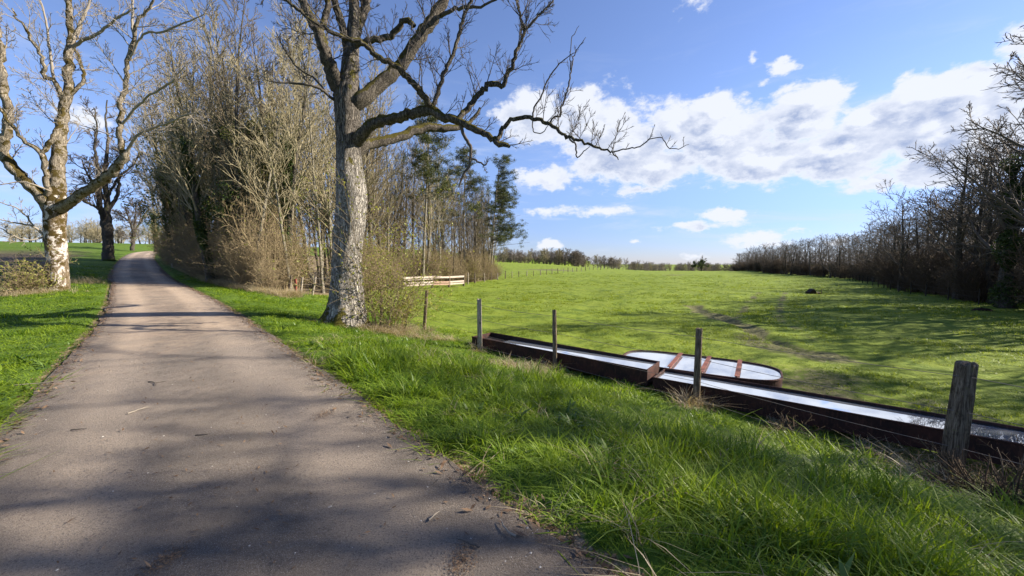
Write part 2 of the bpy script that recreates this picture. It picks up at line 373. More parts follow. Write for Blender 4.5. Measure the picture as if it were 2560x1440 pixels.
# ------------------------------------------------------------------ ground
def build_ground():
    nr, na = 330, 1100
    r = np.concatenate([[.0], np.geomspace(.35, 2600, nr)])
    a = np.concatenate([np.linspace(-62, 62, 900, endpoint=False), np.linspace(62, 298, na - 900, endpoint=False)]); a = np.radians(a)
    Rr, A = np.meshgrid(r[1:], a, indexing='ij'); X = Rr * np.sin(A); Y = Rr * np.cos(A)
    z, s, zr, dd = terrain(X, Y, True)
    V = np.stack([X, Y, z], -1).reshape(-1, 3)
    idx = np.arange(nr * na).reshape(nr, na); j = np.roll(idx, -1, 1)
    F = np.stack([idx[:-1], j[:-1], j[1:], idx[1:]], -1).reshape(-1, 4)
    F = F[:, ::-1]
    c = len(V); V = np.vstack([V, [[0, 0, tz(0, 0)]]])
    F3 = np.stack([np.full(na, c), j[0], idx[0]], -1)
    x, y, s = X.ravel(), Y.ravel(), s.ravel()
    mud = np.exp(-(dd.ravel() / (np.maximum(.46 + .42 * vnoise(x, y, 1.6, 11), .16) * (1 + .9 * ss((15 - y) / 3)))) ** 2) * np.clip(.85 + .5 * vnoise(x, y, .7, 17), 0, 1)
    tr = sum(np.exp(-(poly_dist(x, y, t) / .35) ** 2) for t in TRACKS) * (.6 + .35 * vnoise(x, y, .6, 12))
    # trampled ground round the water troughs
    tramp = np.exp(-(((x - 5.6) * .84 - (y - 8.0) * .54) / 4.6) ** 2 - (((x - 5.6) * .54 + (y - 8.0) * .84) / 1.8) ** 2) * (.62 + .6 * vnoise(x, y, .7, 13))
    darkline = np.exp(-(poly_dist(x, y, np.array([at(1180, 730, 27)[:2], at(1250, 728, 29)[:2], at(1330, 735, 27.5)[:2]])) / .35) ** 2) * (.7 + .9 * vnoise(x, y, .7, 15))
    far = np.exp(-(((x / np.maximum(y, 1)) - .42) / .05) ** 2 - ((y - 95) / 12) ** 2)
    far2 = np.exp(-(((x / np.maximum(y, 1)) - .1) / .1) ** 2 - ((y - 120) / 5) ** 2) * .9
    mud = np.clip(np.maximum.reduce([np.minimum(mud * 1.35, 1), tr, tramp, darkline * .9, far * .6, far2]), 0, 1)
    soil = ss((-s - 4.5 - 1.2 * vnoise(x, y, 4, 14)) / 2.0) * (y > 0) * ss((62 - y) / 22) * ss((y - 15) / 5) * (s < 0)
    leafy = np.exp(-((np.abs(s) - 1.45) / .12) ** 2)
    wood = ss((s - 2.6) / 1.5) * wood_mask(x, y)
    ap = lambda q: np.append(q, 0)
    me = mesh_np('ground', V, [F, F3], True, {'mud': ap(mud), 'soil': ap(soil), 'litter': ap(leafy), 'wood': ap(wood), 'side': ap((s < 0) * 1.0), 'verge': ap(1 - ss((s - 5.5) / 1.5))})
    def fn(b, bs):
        at_ = lambda k: b.new('ShaderNodeAttribute', attribute_name=k).outputs['Fac']
        p = wpos(b)
        n0 = b.noise(p, .22, 5, .6); n1 = b.noise(p, 1.6, 5, .65, .4); n2 = b.noise(p, 9, 4, .7); n3 = b.noise(p, 45, 3, .7)
        m = b.math('ADD', b.math('MULTIPLY', n1, .5), b.math('MULTIPLY', n2, .5))
        gr = b.mix(b.smooth(m, .34, .66), (.105, .165, .017), (.235, .285, .036))
        gr = b.mix(b.smooth(n0, .35, .7, 0, .5), gr, (.21, .25, .04))
        gr = b.mix(b.smooth(n3, .3, .7, .0, .45), gr, b.mix(.5, gr, (.02, .04, .006)))
        n5 = b.noise(p, .75, 6, .72, .6)
        gr = b.mix(b.smooth(n5, .50, .62, 0, .62), gr, (.045, .085, .010))
        vg = b.mix(b.smooth(m, .35, .65), (.05, .09, .012), (.11, .17, .022))
        gr = b.mix(at_('verge'), gr, vg)
        so = b.mix(b.smooth(n2, .35, .65), (.10, .07, .05), (.20, .145, .10))
        sg = b.mix(b.smooth(b.math('ADD', b.math('MULTIPLY', n1, .6), b.math('MULTIPLY', n2, .4)), .52, .62), so, (.09, .12, .03))
        c = b.mix(at_('soil'), gr, sg)
        mu = b.mix(b.smooth(n2, .35, .68), (.045, .04, .022), (.19, .175, .09))
        c = b.mix(b.smooth(b.math('ADD', at_('mud'), b.math('MULTIPLY', b.math('SUBTRACT', n2, .5), 1.0)), .3, .75, 0, .9), c, mu)
        lt = b.mix(b.smooth(n3, .35, .65), (.11, .075, .045), (.33, .25, .17))
        c = b.mix(b.smooth(b.math('ADD', at_('litter'), b.math('MULTIPLY', b.math('SUBTRACT', n2, .5), 1.2)), .35, .7), c, lt)
        c = b.mix(at_('wood'), c, b.mix(n2, (.10, .075, .045), (.26, .20, .12)))
        setc(b, bs, c); bump(b, bs, b.math('ADD', b.math('MULTIPLY', n2, .6), b.math('MULTIPLY', n3, .4)), .8, .05)
    o = new_obj('ground', me, mat('ground', fn, .95, .1)); tag(o, kind='structure'); return o

# wood floor region, by bearing and distance
WPX = [400, 440, 520, 560, 640, 700, 740, 830, 900, 1000, 1160, 1240]
WY0 = [60, 34, 24, 22, 20, 18.6, 20, 23.5, 29, 42, 52, 68]
def wood_mask(x, y):
    px = 1280 + x / np.maximum(y, 1e-3) * FPX
    y0 = np.interp(px, WPX, WY0)
    return ss((y - y0) / 1.0) * (px > 395) * (px < 1242) * (y > 5) * (y < 110) * 1.0
build_ground()

def build_road():
    P = catmull(ROAD, 700); d = np.gradient(P[:, :2], axis=0); d /= np.linalg.norm(d, axis=1, keepdims=True)
    nrm = np.stack([d[:, 1], -d[:, 0]], 1); nc = 15; off = np.linspace(-1, 1, nc)
    V = np.zeros((len(P), nc, 3))
    wob = HALF + .07 * vnoise(P[:, 0], P[:, 1], 1.1, 21) + .035 * vnoise(P[:, 0], P[:, 1], .3, 22); wobl = HALF + .07 * vnoise(P[:, 0], P[:, 1], 1.0, 23) + .035 * vnoise(P[:, 0], P[:, 1], .3, 24)
    for j, o in enumerate(off):
        w = wob if o > 0 else wobl
        V[:, j, :2] = P[:, :2] + nrm * (o * w)[:, None]
        V[:, j, 2] = P[:, 2] + .012 - .028 * o ** 6 - .008 * np.exp(-((abs(o) - .5) / .15) ** 2)
    idx = np.arange(len(P) * nc).reshape(len(P), nc)
    F = np.stack([idx[:-1, :-1], idx[:-1, 1:], idx[1:, 1:], idx[1:, :-1]], -1).reshape(-1, 4)
    cross = np.tile(off, (len(P), 1)).ravel()
    me = mesh_np('road', V.reshape(-1, 3), F, True, {'across': cross, 'shade_fade': np.repeat(ss((P[:, 1] - 4.5) / 6.0), nc)})
    def fn(b, bs):
        p = wpos(b); ac = b.new('ShaderNodeAttribute', attribute_name='across').outputs['Fac']
        n1 = b.noise(p, .7, 5, .6); n2 = b.noise(p, 5, 5, .65, .5); n3 = b.noise(p, 70, 3, .75); n4 = b.noise(p, 260, 2, .8)
        c = b.mix(b.smooth(n1, .35, .68), (.25, .195, .142), (.40, .305, .215))
        c = b.mix(b.smooth(n2, .42, .7, 0, .5), c, (.13, .10, .082))
        tr = b.smooth(b.math('ABSOLUTE', b.math('SUBTRACT', b.math('ABSOLUTE', ac), .5)), .30, .05)
        c = b.mix(b.math('MULTIPLY', tr, .5), c, (.60, .46, .325))
        ds = b.math('MULTIPLY', b.smooth(b.math('ADD', b.new('ShaderNodeAttribute', attribute_name='shade_fade').outputs['Fac'], b.math('MULTIPLY', b.math('SUBTRACT', n1, .5), 1.4)), .1, .9), 1.0)
        c = b.mix(ds, b.mix(1.0, c, (.66, .69, .74), 'MULTIPLY'), b.mix(1.0, c, (1.0, .97, .93), 'MULTIPLY'))  # near stretch painted darker and greyer, standing in for the shade on it
        ed = b.smooth(b.math('ADD', b.math('ABSOLUTE', ac), b.math('MULTIPLY', b.math('SUBTRACT', n2, .5), .25)), .84, .97)
        c = b.mix(b.math('MULTIPLY', ed, .8), c, (.105, .078, .06))
        c = b.mix(b.smooth(n3, .49, .68, 0, .7), c, (.08, .065, .055)); c = b.mix(b.smooth(b.noise(p, 130, 2, .8), .55, .7, 0, .5), c, (.42, .36, .30))
        c = b.mix(b.smooth(n4, .58, .66, 0, .7), c, (.50, .46, .42))
        vo = b.new('ShaderNodeTexVoronoi'); vo.feature = 'DISTANCE_TO_EDGE'; b.put(vo.inputs['Vector'], b.vmath('ADD', p, b.vmath('MULTIPLY', b.noise(p, 2, 4, .6, 0, 'Color'), (.6, .6, .6)))); vo.inputs['Scale'].default_value = .45
        ck = b.math('MULTIPLY', b.smooth(vo.outputs['Distance'], .012, .003), b.smooth(n1, .45, .55))
        c = b.mix(b.math('MULTIPLY', ck, .0), c, (.07, .055, .05))
        setc(b, bs, c); bump(b, bs, b.math('ADD', n3, b.math('MULTIPLY', n4, .7)), 1.0, .02)
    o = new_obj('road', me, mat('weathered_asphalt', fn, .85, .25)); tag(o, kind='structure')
build_road()

# ------------------------------------------------------------------ branch growth
def nrm(v):
    l = math.sqrt(v[0] ** 2 + v[1] ** 2 + v[2] ** 2) or 1e-9; return (v[0] / l, v[1] / l, v[2] / l)
def perp_dir(d, ang, az):
    ref = (0, 0, 1) if abs(d[2]) < .9 else (1, 0, 0)
    a = nrm((d[1] * ref[2] - d[2] * ref[1], d[2] * ref[0] - d[0] * ref[2], d[0] * ref[1] - d[1] * ref[0]))
    b = (d[1] * a[2] - d[2] * a[1], d[2] * a[0] - d[0] * a[2], d[0] * a[1] - d[1] * a[0])
    c, s = math.cos(ang), math.sin(ang); ca, sa = math.cos(az), math.sin(az)
    return nrm(tuple(d[i] * c + (a[i] * ca + b[i] * sa) * s for i in range(3)))
# cfg rows per level: (points, sides, wobble, tropism, children, start_frac, angle_deg, len_ratio, radius_ratio)
def grow(TT, p, d, L, r, lv, cfg, rnd, rmin=.006, tip=.25):
    n, sides, wob, trop, nch, f0, ang, lr, rr = cfg[lv]
    pts = [p]; dirs = [d]; st = L / (n - 1)
    for i in range(n - 1):
        d = nrm((d[0] + rnd.gauss(0, wob), d[1] + rnd.gauss(0, wob), d[2] + rnd.gauss(0, wob) + trop))
        p = (p[0] + d[0] * st, p[1] + d[1] * st, p[2] + d[2] * st); pts.append(p); dirs.append(d)
    last = lv == len(cfg) - 1
    rad = [max(rmin * (.6 if last else 1), r * (1 - (1 - tip) * i / (n - 1))) for i in range(n)]
    if last: rad[-1] = rad[-1] * .35
    TT[min(lv, len(TT) - 1)].add(pts, rad, sides)
    if last: return
    k = max(1, int(round(nch * rnd.uniform(.75, 1.25)))); az = rnd.uniform(0, 6.28)
    for j in range(k):
        f = f0 + (1 - f0) * (j + rnd.random()) / k; f = min(f, .985)
        q = f * (n - 1); i = int(q); t = q - i
        P = tuple(pts[i][m] * (1 - t) + pts[i + 1][m] * t for m in range(3)); az += 2.4 + rnd.uniform(-.5, .5)
        cd = perp_dir(dirs[i], R(ang) * rnd.uniform(.65, 1.25), az)
        ra = rad[i] * (1 - t) + rad[i + 1] * t
        grow(TT, P, cd, L * lr * (1.15 - .65 * (f - f0) / (1 - f0 + 1e-6)) * rnd.uniform(.6, 1.25), max(rmin, ra * rr), lv + 1, cfg, rnd, rmin, tip)
    return pts

def clip_mesh_dir(): pass

def leaf_quads(P, size, flat=.0, elong=1.5, seed=0):
    g = np.random.default_rng(seed); n = len(P)
    a = g.normal(size=(n, 3)); a /= np.linalg.norm(a, axis=1, keepdims=True)
    b = g.normal(size=(n, 3)); b -= (a * b).sum(1, keepdims=True) * a; b /= np.linalg.norm(b, axis=1, keepdims=True)
    s = (size * g.uniform(.6, 1.4, n))[:, None]
    V = np.stack([P - a * s * elong * .5, P + b * s * .5, P + a * s * elong * .5, P - b * s * .5], 1).reshape(-1, 3)
    return V, np.arange(n * 4).reshape(n, 4)

# ------------------------------------------------------------------ main ash tree
def traced(TB, pts, Y0, xs=1.0, n=None, sides=8, wob=.0, rnd=random):
    """pts: (px, py, dY, width_px) -> smooth tube; returns list of points, radii"""
    Q = [(*at(p[0], p[1], Y0 + p[2]), p[3] * .5 / FPX * (Y0 + p[2]) / xs) for p in pts]
    n = n or max(8, len(pts) * 3); C = catmull(Q, n)
    if wob: C[1:-1, :3] += RNG.normal(0, wob, (n - 2, 3))
    C[:, 3] = np.maximum(C[:, 3], .004)
    TB.add([tuple(c[:3]) for c in C], list(C[:, 3]), sides)
    return C

TWCFG = [(7, 4, .09, .06, 6, .15, 38, .5, .55), (5, 3, .11, .08, 4, .15, 36, .55, .65), (4, 3, .12, .08, 0, 0, 0, 0, 0)]
TWCFG3 = [(8, 5, .10, .04, 7, .15, 40, .5, .55), (6, 3, .11, .06, 5, .12, 38, .5, .6), (4, 3, .12, .07, 3, .2, 36, .6, .75), (4, 3, .14, .08, 0, 0, 0, 0, 0)]
def sprout(TT, C, count, L, r, cfg, rnd, f0=.1, up=.6, rmin=.0055, side=None):
    n = len(C)
    for k in range(count):
        f = f0 + (1 - f0) * (k + rnd.random()) / count; i = min(int(f * (n - 1)), n - 2)
        p = tuple(C[i][:3]); t = nrm(tuple(C[i + 1][:3] - C[i][:3]))
        d = perp_dir(t, R(rnd.uniform(35, 80)), rnd.uniform(0, 6.28))
        d = nrm((d[0], d[1], d[2] + up))
        grow(TT, p, d, L * rnd.uniform(.5, 1.3) * (1.1 - .4 * f), min(r, C[i][3] * .7), 0, cfg, rnd, rmin, .3)

def to_local(me_tubes, origin): pass

def mesh_local(tubes, name, origin, lump=0.0):
    V, F = tubes.arrays(lump); return mesh_np(name, V - np.array(origin)[None], F)

def build_main_tree():
    Y0 = 11.55; rnd = random.Random(3)
    org = (at(862, 815, Y0)[0], Y0, tz(at(862, 815, Y0)[0], Y0))
    root = thing('ash_tree', 'big old bare ash with thick grey trunk on the verge between road and wire fence', 'tree', org)
    # trunk with root flare
    tp = [(853,826,0,122),(856,805,0,107),(862,775,0,94),(866,730,0,85),(868,680,0,77),(871,620,0,75),(875,560,0,75),(878,500,0,77),(877,455,0,73),(873,410,0,65),(871,360,0,60),
          (870,310,0,60),(868,262,0,64),(871,225,0,56),(875,180,.05,45),(879,130,.1,38),(883,85,.15,34),(885,45,.2,28),(884,0,.25,25),(880,-70,.3,20),(872,-170,.4,14),(880,-290,.5,7)]
    C = catmull([(*at(p[0], p[1], Y0 + p[2]), p[3] * .5 / FPX * Y0 / 1.09) for p in tp], 110)
    sd = 40; ang = np.arange(sd) / sd * 2 * np.pi; n = len(C)
    V = np.zeros((n, sd, 3))
    for i in range(n):
        h = C[i, 2] - org[2]; fl = math.exp(-max(h, 0) / .35)
        rr = C[i, 3] * (1 + .035 * np.sin(3 * ang + h * 1.3) + .03 * np.sin(5 * ang - h * 2.1 + 1) + .02 * RNG.normal(size=sd) + fl * (.26 * np.maximum(0, np.sin(4 * ang + .6)) + .12 * np.maximum(0, np.sin(7 * ang)) + .24 * np.maximum(0, np.cos(ang - math.pi)) ** 2))
        # burrs
        rr = rr * (1 + .10 * np.exp(-((h - 3.05) / .25) ** 2) * np.maximum(0, np.cos(ang - .2)) + .12 * np.exp(-((h - 2.85) / .12) ** 2) * np.maximum(0, np.cos(ang - 2.9)))
        V[i, :, 0] = C[i, 0] + rr * np.cos(ang); V[i, :, 1] = C[i, 1] + rr * np.sin(ang); V[i, :, 2] = C[i, 2]
    V[0, :, 2] -= .15
    idx = np.arange(n * sd).reshape(n, sd); j = np.roll(idx, -1, 1)
    F = np.stack([idx[:-1], j[:-1], j[1:], idx[1:]], -1).reshape(-1, 4)
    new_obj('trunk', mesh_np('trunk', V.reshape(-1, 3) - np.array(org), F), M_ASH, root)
    limbs = {
     'up_left': [(868,275,.03,31.0),(858,250,-.02,37.8),(845,220,-.08,37.8),(826,175,-.3,32.7),(812,130,-.5,28.4),(797,85,-.6,24.9),(782,55,-.7,23.2),(765,20,-.8,20.6),(748,-30,-.9,17.2),(720,-120,-1.1,12.0),(700,-220,-1.2,6.0)],
     'up_left2': [(800,88,-.6,17.2),(812,55,-.5,15.5),(820,20,-.4,14.6),(822,-40,-.3,12.0),(835,-130,-.2,6.9)],
     'up_mid_left': [(872,130,.1,25.8),(862,85,0,18.9),(850,45,-.1,17.2),(838,5,-.2,15.5),(825,-60,-.3,11.2),(812,-150,-.4,6.0)],
     'up_mid_right': [(882,110,.1,25.8),(896,70,.3,22.4),(908,35,.4,20.6),(915,0,.5,19.8),(922,-60,.7,14.6),(940,-160,1,6.9)],
     'right_big': [(868,282,.05,29.2),(884,262,.0,36.1),(906,243,.0,36.1),(940,218,.2,32.7),(985,185,.4,31.0),(1012,152,.5,28.4),(1045,100,.6,27.5),(1080,50,.8,26.7),(1105,8,.9,24.1),(1130,-50,1.1,18.9),(1165,-140,1.4,12.0),(1190,-240,1.6,6.0)],
     'low_right': [(862,392,.08,22.4),(876,372,.0,31.0),(896,347,-.10,31.8),(917,324,-.3,28.4),(945,305,-.5,25.8),(985,296,-.75,24.1),(1030,284,-.9,24.1),(1075,276,-1.05,24.1),(1105,292,-1.1,20.6),(1150,303,-1.2,18.1),(1185,322,-1.3,15.5),(1218,338,-1.4,14.6),(1240,357,-1.45,13.8),(1262,362,-1.5,12.0),(1274,367,-1.5,6.9)],
     'arch': [(1242,353,-1.45,11),(1252,328,-1.5,11),(1272,305,-1.6,10),(1303,294,-1.7,10),(1335,298,-1.8,9.5),(1370,308,-1.9,9),(1398,328,-2,8),(1420,343,-2,7.5),(1450,350,-2.1,7),(1483,366,-2.15,6),(1515,374,-2.2,5),(1532,384,-2.2,4),(1546,400,-2.2,2)],
     'arch_end': [(1531,381,-2.2,3.5),(1564,372,-2.3,3.2),(1598,367,-2.35,3),(1628,347,-2.4,2.6),(1655,344,-2.4,2.3),(1671,370,-2.45,2.2),(1696,372,-2.5,2),(1722,361,-2.5,1.2)],
     'arch_low': [(1415,338,-2,5),(1436,358,-2,4),(1440,370,-2,4),(1443,394,-2,3),(1459,380,-2,2.5),(1474,366,-2,1.5)],
     'tw1': [(1332,297,-1.8,4.5),(1336,268,-1.8,4),(1354,240,-1.85,4),(1365,207,-1.9,3.6),(1384,176,-1.9,3.2),(1407,151,-1.95,2.6),(1434,132,-2,1.6)],
     'tw2': [(1373,309,-1.9,5),(1384,293,-1.9,4.5),(1401,289,-1.9,4.5),(1404,268,-1.95,4),(1418,229,-2,4),(1427,184,-2,3.6),(1432,151,-2,3),(1439,129,-2,2.5),(1457,104,-2.1,2),(1465,93,-2.1,1)],
     'tw3': [(1428,180,-2,2.6),(1425,140,-2,2.2),(1431,93,-2,2),(1448,64,-2,1)],
     'tw4': [(1332,300,-1.8,3),(1334,330,-1.8,2.6),(1358,330,-1.85,2.4),(1372,310,-1.9,1.6)],
     'cross': [(1078,277,-1.05,17),(1066,250,-1.25,16),(1052,228,-1.4,16),(1030,205,-1.5,15),(1010,183,-1.6,15),(985,165,-1.7,14),(958,152,-1.8,13),(940,138,-1.8,12),(915,113,-1.9,11),(892,103,-2,11),(850,90,-2.1,10),(805,66,-2.2,9),(770,45,-2.3,9),(735,15,-2.4,8),(700,-5,-2.5,7),(650,-30,-2.6,4)],
     'up_pale': [(1080,272,-1.05,11),(1092,240,-1,11),(1105,205,-1,10),(1112,175,-1,10),(1132,140,-.95,9),(1142,105,-.9,9),(1155,55,-.85,8),(1172,15,-.8,7),(1185,-40,-.8,5),(1190,-110,-.7,3)],
     'hook': [(1145,300,-1.2,13),(1158,283,-1.15,14),(1175,262,-1.1,14),(1192,240,-1.05,13),(1212,220,-1,14),(1238,210,-1,13),(1258,214,-1,12),(1268,190,-1.05,10),(1280,165,-1.05,10),(1291,130,-1.1,9),(1303,100,-1.1,8),(1310,80,-1.1,8),(1302,40,-1.1,6),(1292,0,-1,5),(1290,-60,-1,3)],
     'hook2': [(1310,80,-1.1,6),(1330,57,-1.15,6),(1352,32,-1.2,5),(1380,5,-1.2,4),(1405,-40,-1.3,3)],
     'moss_limb': [(868,402,.12,24),(884,388,.16,32),(905,368,.3,28),(935,356,.6,24),(985,347,1,22),(1030,330,1.4,22),(1065,318,1.7,21),(1105,322,2,18),(1150,318,2.4,13),(1180,300,2.8,9),(1200,270,3,6)],
     'hang': [(1152,310,-1.2,9),(1160,340,-1.2,8),(1177,370,-1.2,8),(1174,410,-1.2,7),(1156,443,-1.2,6),(1147,470,-1.2,3)],
     'hang2': [(1177,395,-1.2,5),(1200,406,-1.2,4.5),(1212,412,-1.2,4),(1222,402,-1.2,2)],
     'stub': [(880,115,.1,16),(915,104,-.2,15),(950,96,-.4,15),(978,92,-.5,14),(997,64,-.6,13),(1022,50,-.7,13),(1036,66,-.7,12)],
     'up_r2': [(1095,42,.9,10),(1130,25,.8,9),(1165,18,.7,8),(1205,14,.6,6),(1260,-10,.5,4),(1300,-40,.4,2)],
     'left_thin': [(848,255,0,9),(822,240,-.3,7),(812,228,-.4,7),(780,215,-.6,6),(735,208,-.8,5),(690,206,-1,3),(660,198,-1.1,2)],
     'left_thin2': [(822,240,-.35,5),(790,200,-.4,4),(745,170,-.6,3.5),(715,130,-.8,3),(690,80,-.9,2)],
     'stump_side': [(905,480,.1,9),(915,500,.2,8),(916,520,.2,3)],
    }
    big = ['up_left', 'right_big', 'low_right', 'moss_limb', 'up_mid_right', 'up_mid_left', 'cross', 'hook', 'up_left2', 'up_pale', 'arch', 'stub']
    tw = Tubes(); TT = [tw, tw, tw, tw]
    curves = {}
    for k, pts in limbs.items():
        tb = Tubes() if k in big else tw
        wmax = pts[0][3]
        curves[k] = traced(tb, pts, Y0, 1.0, sides=14 if wmax > 20 else 8, wob=.018 if wmax > 9 else .008, n=len(pts) * 4)
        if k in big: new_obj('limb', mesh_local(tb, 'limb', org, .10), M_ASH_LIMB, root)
    S = lambda k, c, L, r, cfg, f0=.1, up=.6: sprout(TT, curves[k], c, L, r, cfg, rnd, f0, up)
    S('cross', 22, 1.15, .016, TWCFG, .1, .5); S('hook', 24, 1.01, .014, TWCFG, .1, .5); S('up_pale', 21, 0.94, .014, TWCFG, .1, .4)
    S('right_big', 18, 1.76, .02, TWCFG3, .3, .3); S('low_right', 11, .8, .015, TWCFG, .4, .9); S('hook2', 9, 0.68, .01, TWCFG)
    S('arch', 17, .95, .010, TWCFG, .35, 1.3); S('arch_end', 8, .32, .006, [TWCFG[0][:4] + (3,) + TWCFG[0][5:], TWCFG[2]], .1, 1.2)
    S('tw1', 6, .3, .006, [TWCFG[0][:4] + (2,) + TWCFG[0][5:], TWCFG[2]], .3, .6); S('tw2', 8, .3, .006, [TWCFG[0][:4] + (2,) + TWCFG[0][5:], TWCFG[2]], .3, .6)
    S('moss_limb', 9, 1.0, .016, TWCFG, .4, .4); S('hang', 4, .4, .008, TWCFG, .3, .0); S('hang2', 2, .25, .006, TWCFG, .3, .3)
    S('up_left', 15, 1.2, .02, TWCFG3, .25, .2); S('up_left2', 9, 1.2, .02, TWCFG3, .3, .3); S('up_mid_left', 10, 1.3, .02, TWCFG3, .3, .3)
    S('up_mid_right', 10, 1.3, .02, TWCFG3, .3, .3); S('up_r2', 10, .7, .012, TWCFG, .2, .4); S('left_thin', 10, .6, .01, TWCFG, .2, .4); S('left_thin2', 9, .5, .008, TWCFG, .2, .5)
    S('stub', 6, .6, .012, TWCFG, .3, .6)
    sprout(TT, C[70:, :], 10, 1.2, .02, TWCFG3, rnd, .2, .4)
    new_obj('twigs', mesh_local(tw, 'twigs', org), M_TWIG_D, root)
build_main_tree()

# ------------------------------------------------------------------ left row of trees
def build_left_tree():
    Y0 = 18.0; rnd = random.Random(11); b0 = at(148, 722, Y0); org = (b0[0], Y0, tz(b0[0], Y0))
    root = thing('lichen_tree', 'bare tree with white lichen and brown moss on its trunk on the left verge', 'tree', org)
    xs = 1.45
    tr = [(147,738,0,64),(147,715,0,57),(145,680,0,54),(142,640,0,54),(139,600,0,56),(137,560,0,56),(137,525,0,60),(140,500,0,56),(143,470,0,40)]
    tb = Tubes(); traced(tb, tr, Y0, xs, n=36, sides=28); new_obj('trunk', mesh_local(tb, 'trunk', org, .05), M_LICHEN, root)
    limbs = {
     'left': [(128,525,0,40),(108,497,-.3,34),(82,470,-.5,31),(52,440,-.7,29),(28,412,-.8,28),(8,385,-.9,28),(6,355,-1,26),(20,320,-1,22),(16,260,-1.1,20),(6,200,-1.2,19),(2,130,-1.3,16),(-8,60,-1.4,13),(-10,-20,-1.5,9),(0,-100,-1.6,4)],
     'mid': [(140,510,0,44),(143,450,.1,37),(148,380,.2,33),(155,320,.3,28),(163,270,.35,25),(170,225,.4,23),(171,160,.5,21),(177,95,.6,17),(174,35,.7,15),(170,-30,.8,11),(178,-110,.9,5)],
     'inner': [(122,500,-.2,20),(118,460,-.4,15),(112,420,-.5,14),(104,385,-.6,15),(72,360,-.9,11),(38,327,-1.2,9),(16,295,-1.4,8),(-5,262,-1.6,6),(-30,200,-1.8,3)],
     'inner2': [(104,385,-.6,12),(125,360,-.5,13),(142,335,-.4,13),(152,300,-.2,11),(160,270,.1,9)],
     'right': [(150,520,0,36),(178,505,-.3,28),(215,478,-.6,26),(250,455,-.8,25),(280,432,-1,25),(300,408,-1.1,22),(314,388,-1.2,22),(318,376,-1.2,15)],
     'right_up': [(312,390,-1.2,18),(303,368,-1.2,15),(301,325,-1.25,14),(303,265,-1.3,14),(312,212,-1.4,12),(322,150,-1.5,11),(334,95,-1.6,10),(348,55,-1.7,9),(368,20,-1.8,7),(390,-15,-1.9,5),(410,-80,-2,3)],
     'r_top2': [(335,92,-1.6,7),(330,50,-1.6,6),(333,0,-1.6,5),(338,-60,-1.6,3)],
     'r_side': [(305,310,-1.25,8),(335,275,-1.4,7),(365,245,-1.6,6),(400,225,-1.8,6),(430,202,-2,5),(462,165,-2.2,3)],
     'r_low': [(316,385,-1.2,11),(338,345,-1.4,8),(375,322,-1.7,6),(420,308,-2,5),(470,285,-2.4,4),(510,280,-2.7,2)],
     'r_mid': [(323,150,-1.5,7),(360,84,-1.7,6),(400,82,-2,6),(440,65,-2.3,5),(480,50,-2.5,4),(510,35,-2.7,2)],
     'm_right': [(175,125,.55,11),(205,102,.5,9),(245,85,.4,8),(280,55,.3,7),(305,38,.2,6),(340,20,.1,4)],
     'm_up': [(180,100,.6,9),(200,60,.8,8),(215,25,.9,7),(230,-20,1,5),(240,-80,1.1,3)],
     'm_left': [(162,270,.35,16),(150,235,.2,14),(135,205,0,12),(112,190,-.2,12),(105,150,-.4,9),(85,110,-.6,8),(65,75,-.8,7),(40,45,-1,5),(30,20,-1.1,3)],
     'm_left2': [(135,200,0,8),(128,150,-.1,7),(120,100,-.1,6),(115,50,-.1,5),(100,0,-.1,3)],
     'm_r2': [(165,250,.35,11),(190,225,.5,10),(208,200,.6,9),(200,150,.7,8),(188,110,.8,6),(205,60,.9,4)],
     'low_l': [(112,590,-.2,7),(85,567,-.5,6),(55,560,-.8,5),(20,553,-1.1,4),(-20,545,-1.4,3)],
     'low_l2': [(112,590,-.2,5),(75,600,-.6,4),(40,592,-.9,4),(0,570,-1.2,3)],
     'low_l3': [(85,567,-.5,5),(60,535,-.9,4),(30,515,-1.2,3.5),(-20,500,-1.5,3)],
     'thin_l': [(125,478,-.4,6),(95,465,-1,5),(50,455,-1.4,4),(0,462,-1.8,3)],
    }
    big = ['left', 'mid', 'right', 'right_up', 'inner', 'm_left', 'inner2', 'm_r2']
    tw = Tubes(); TT = [tw] * 4; cv = {}
    for k, pts in limbs.items():
        t = Tubes() if k in big else tw
        cv[k] = traced(t, pts, Y0, 1.25, sides=12 if k in big else 6, wob=.03 if k in big else .012, n=len(pts) * 4)
        if k in big: new_obj('limb', mesh_local(t, 'limb', org, .08), M_LICHEN_LIMB, root)
    for k, c, L, r, cfg, f0, up in [('left', 13, 1.5, .03, TWCFG3, .2, .2), ('mid', 14, 1.5, .03, TWCFG3, .2, .3), ('inner', 8, 1.2, .02, TWCFG, .3, .4), ('right', 6, 1.2, .02, TWCFG, .3, .8),
              ('right_up', 14, 1.6, .025, TWCFG3, .1, .3), ('r_side', 8, 1.2, .018, TWCFG, .1, .3), ('r_low', 9, 1.2, .018, TWCFG, .1, .3), ('r_mid', 9, 1.2, .018, TWCFG, .1, .3), ('r_top2', 6, 1.1, .018, TWCFG, .1, .4),
              ('m_right', 8, 1.2, .018, TWCFG, .1, .4), ('m_up', 8, 1.2, .018, TWCFG, .1, .4), ('m_left', 11, 1.3, .02, TWCFG, .1, .4), ('m_left2', 7, 1, .018, TWCFG, .1, .4), ('m_r2', 7, 1.1, .018, TWCFG, .1, .3),
              ('low_l', 4, .8, .012, TWCFG, .3, .2), ('low_l2', 3, .8, .012, TWCFG, .3, .0), ('low_l3', 4, .8, .012, TWCFG, .3, .2), ('thin_l', 4, .8, .012, TWCFG, .2, .2)]:
        sprout(TT, cv[k], c, L, r, cfg, rnd, f0, up, .008)
    new_obj('twigs', mesh_local(tw, 'twigs', org), M_TWIG, root)
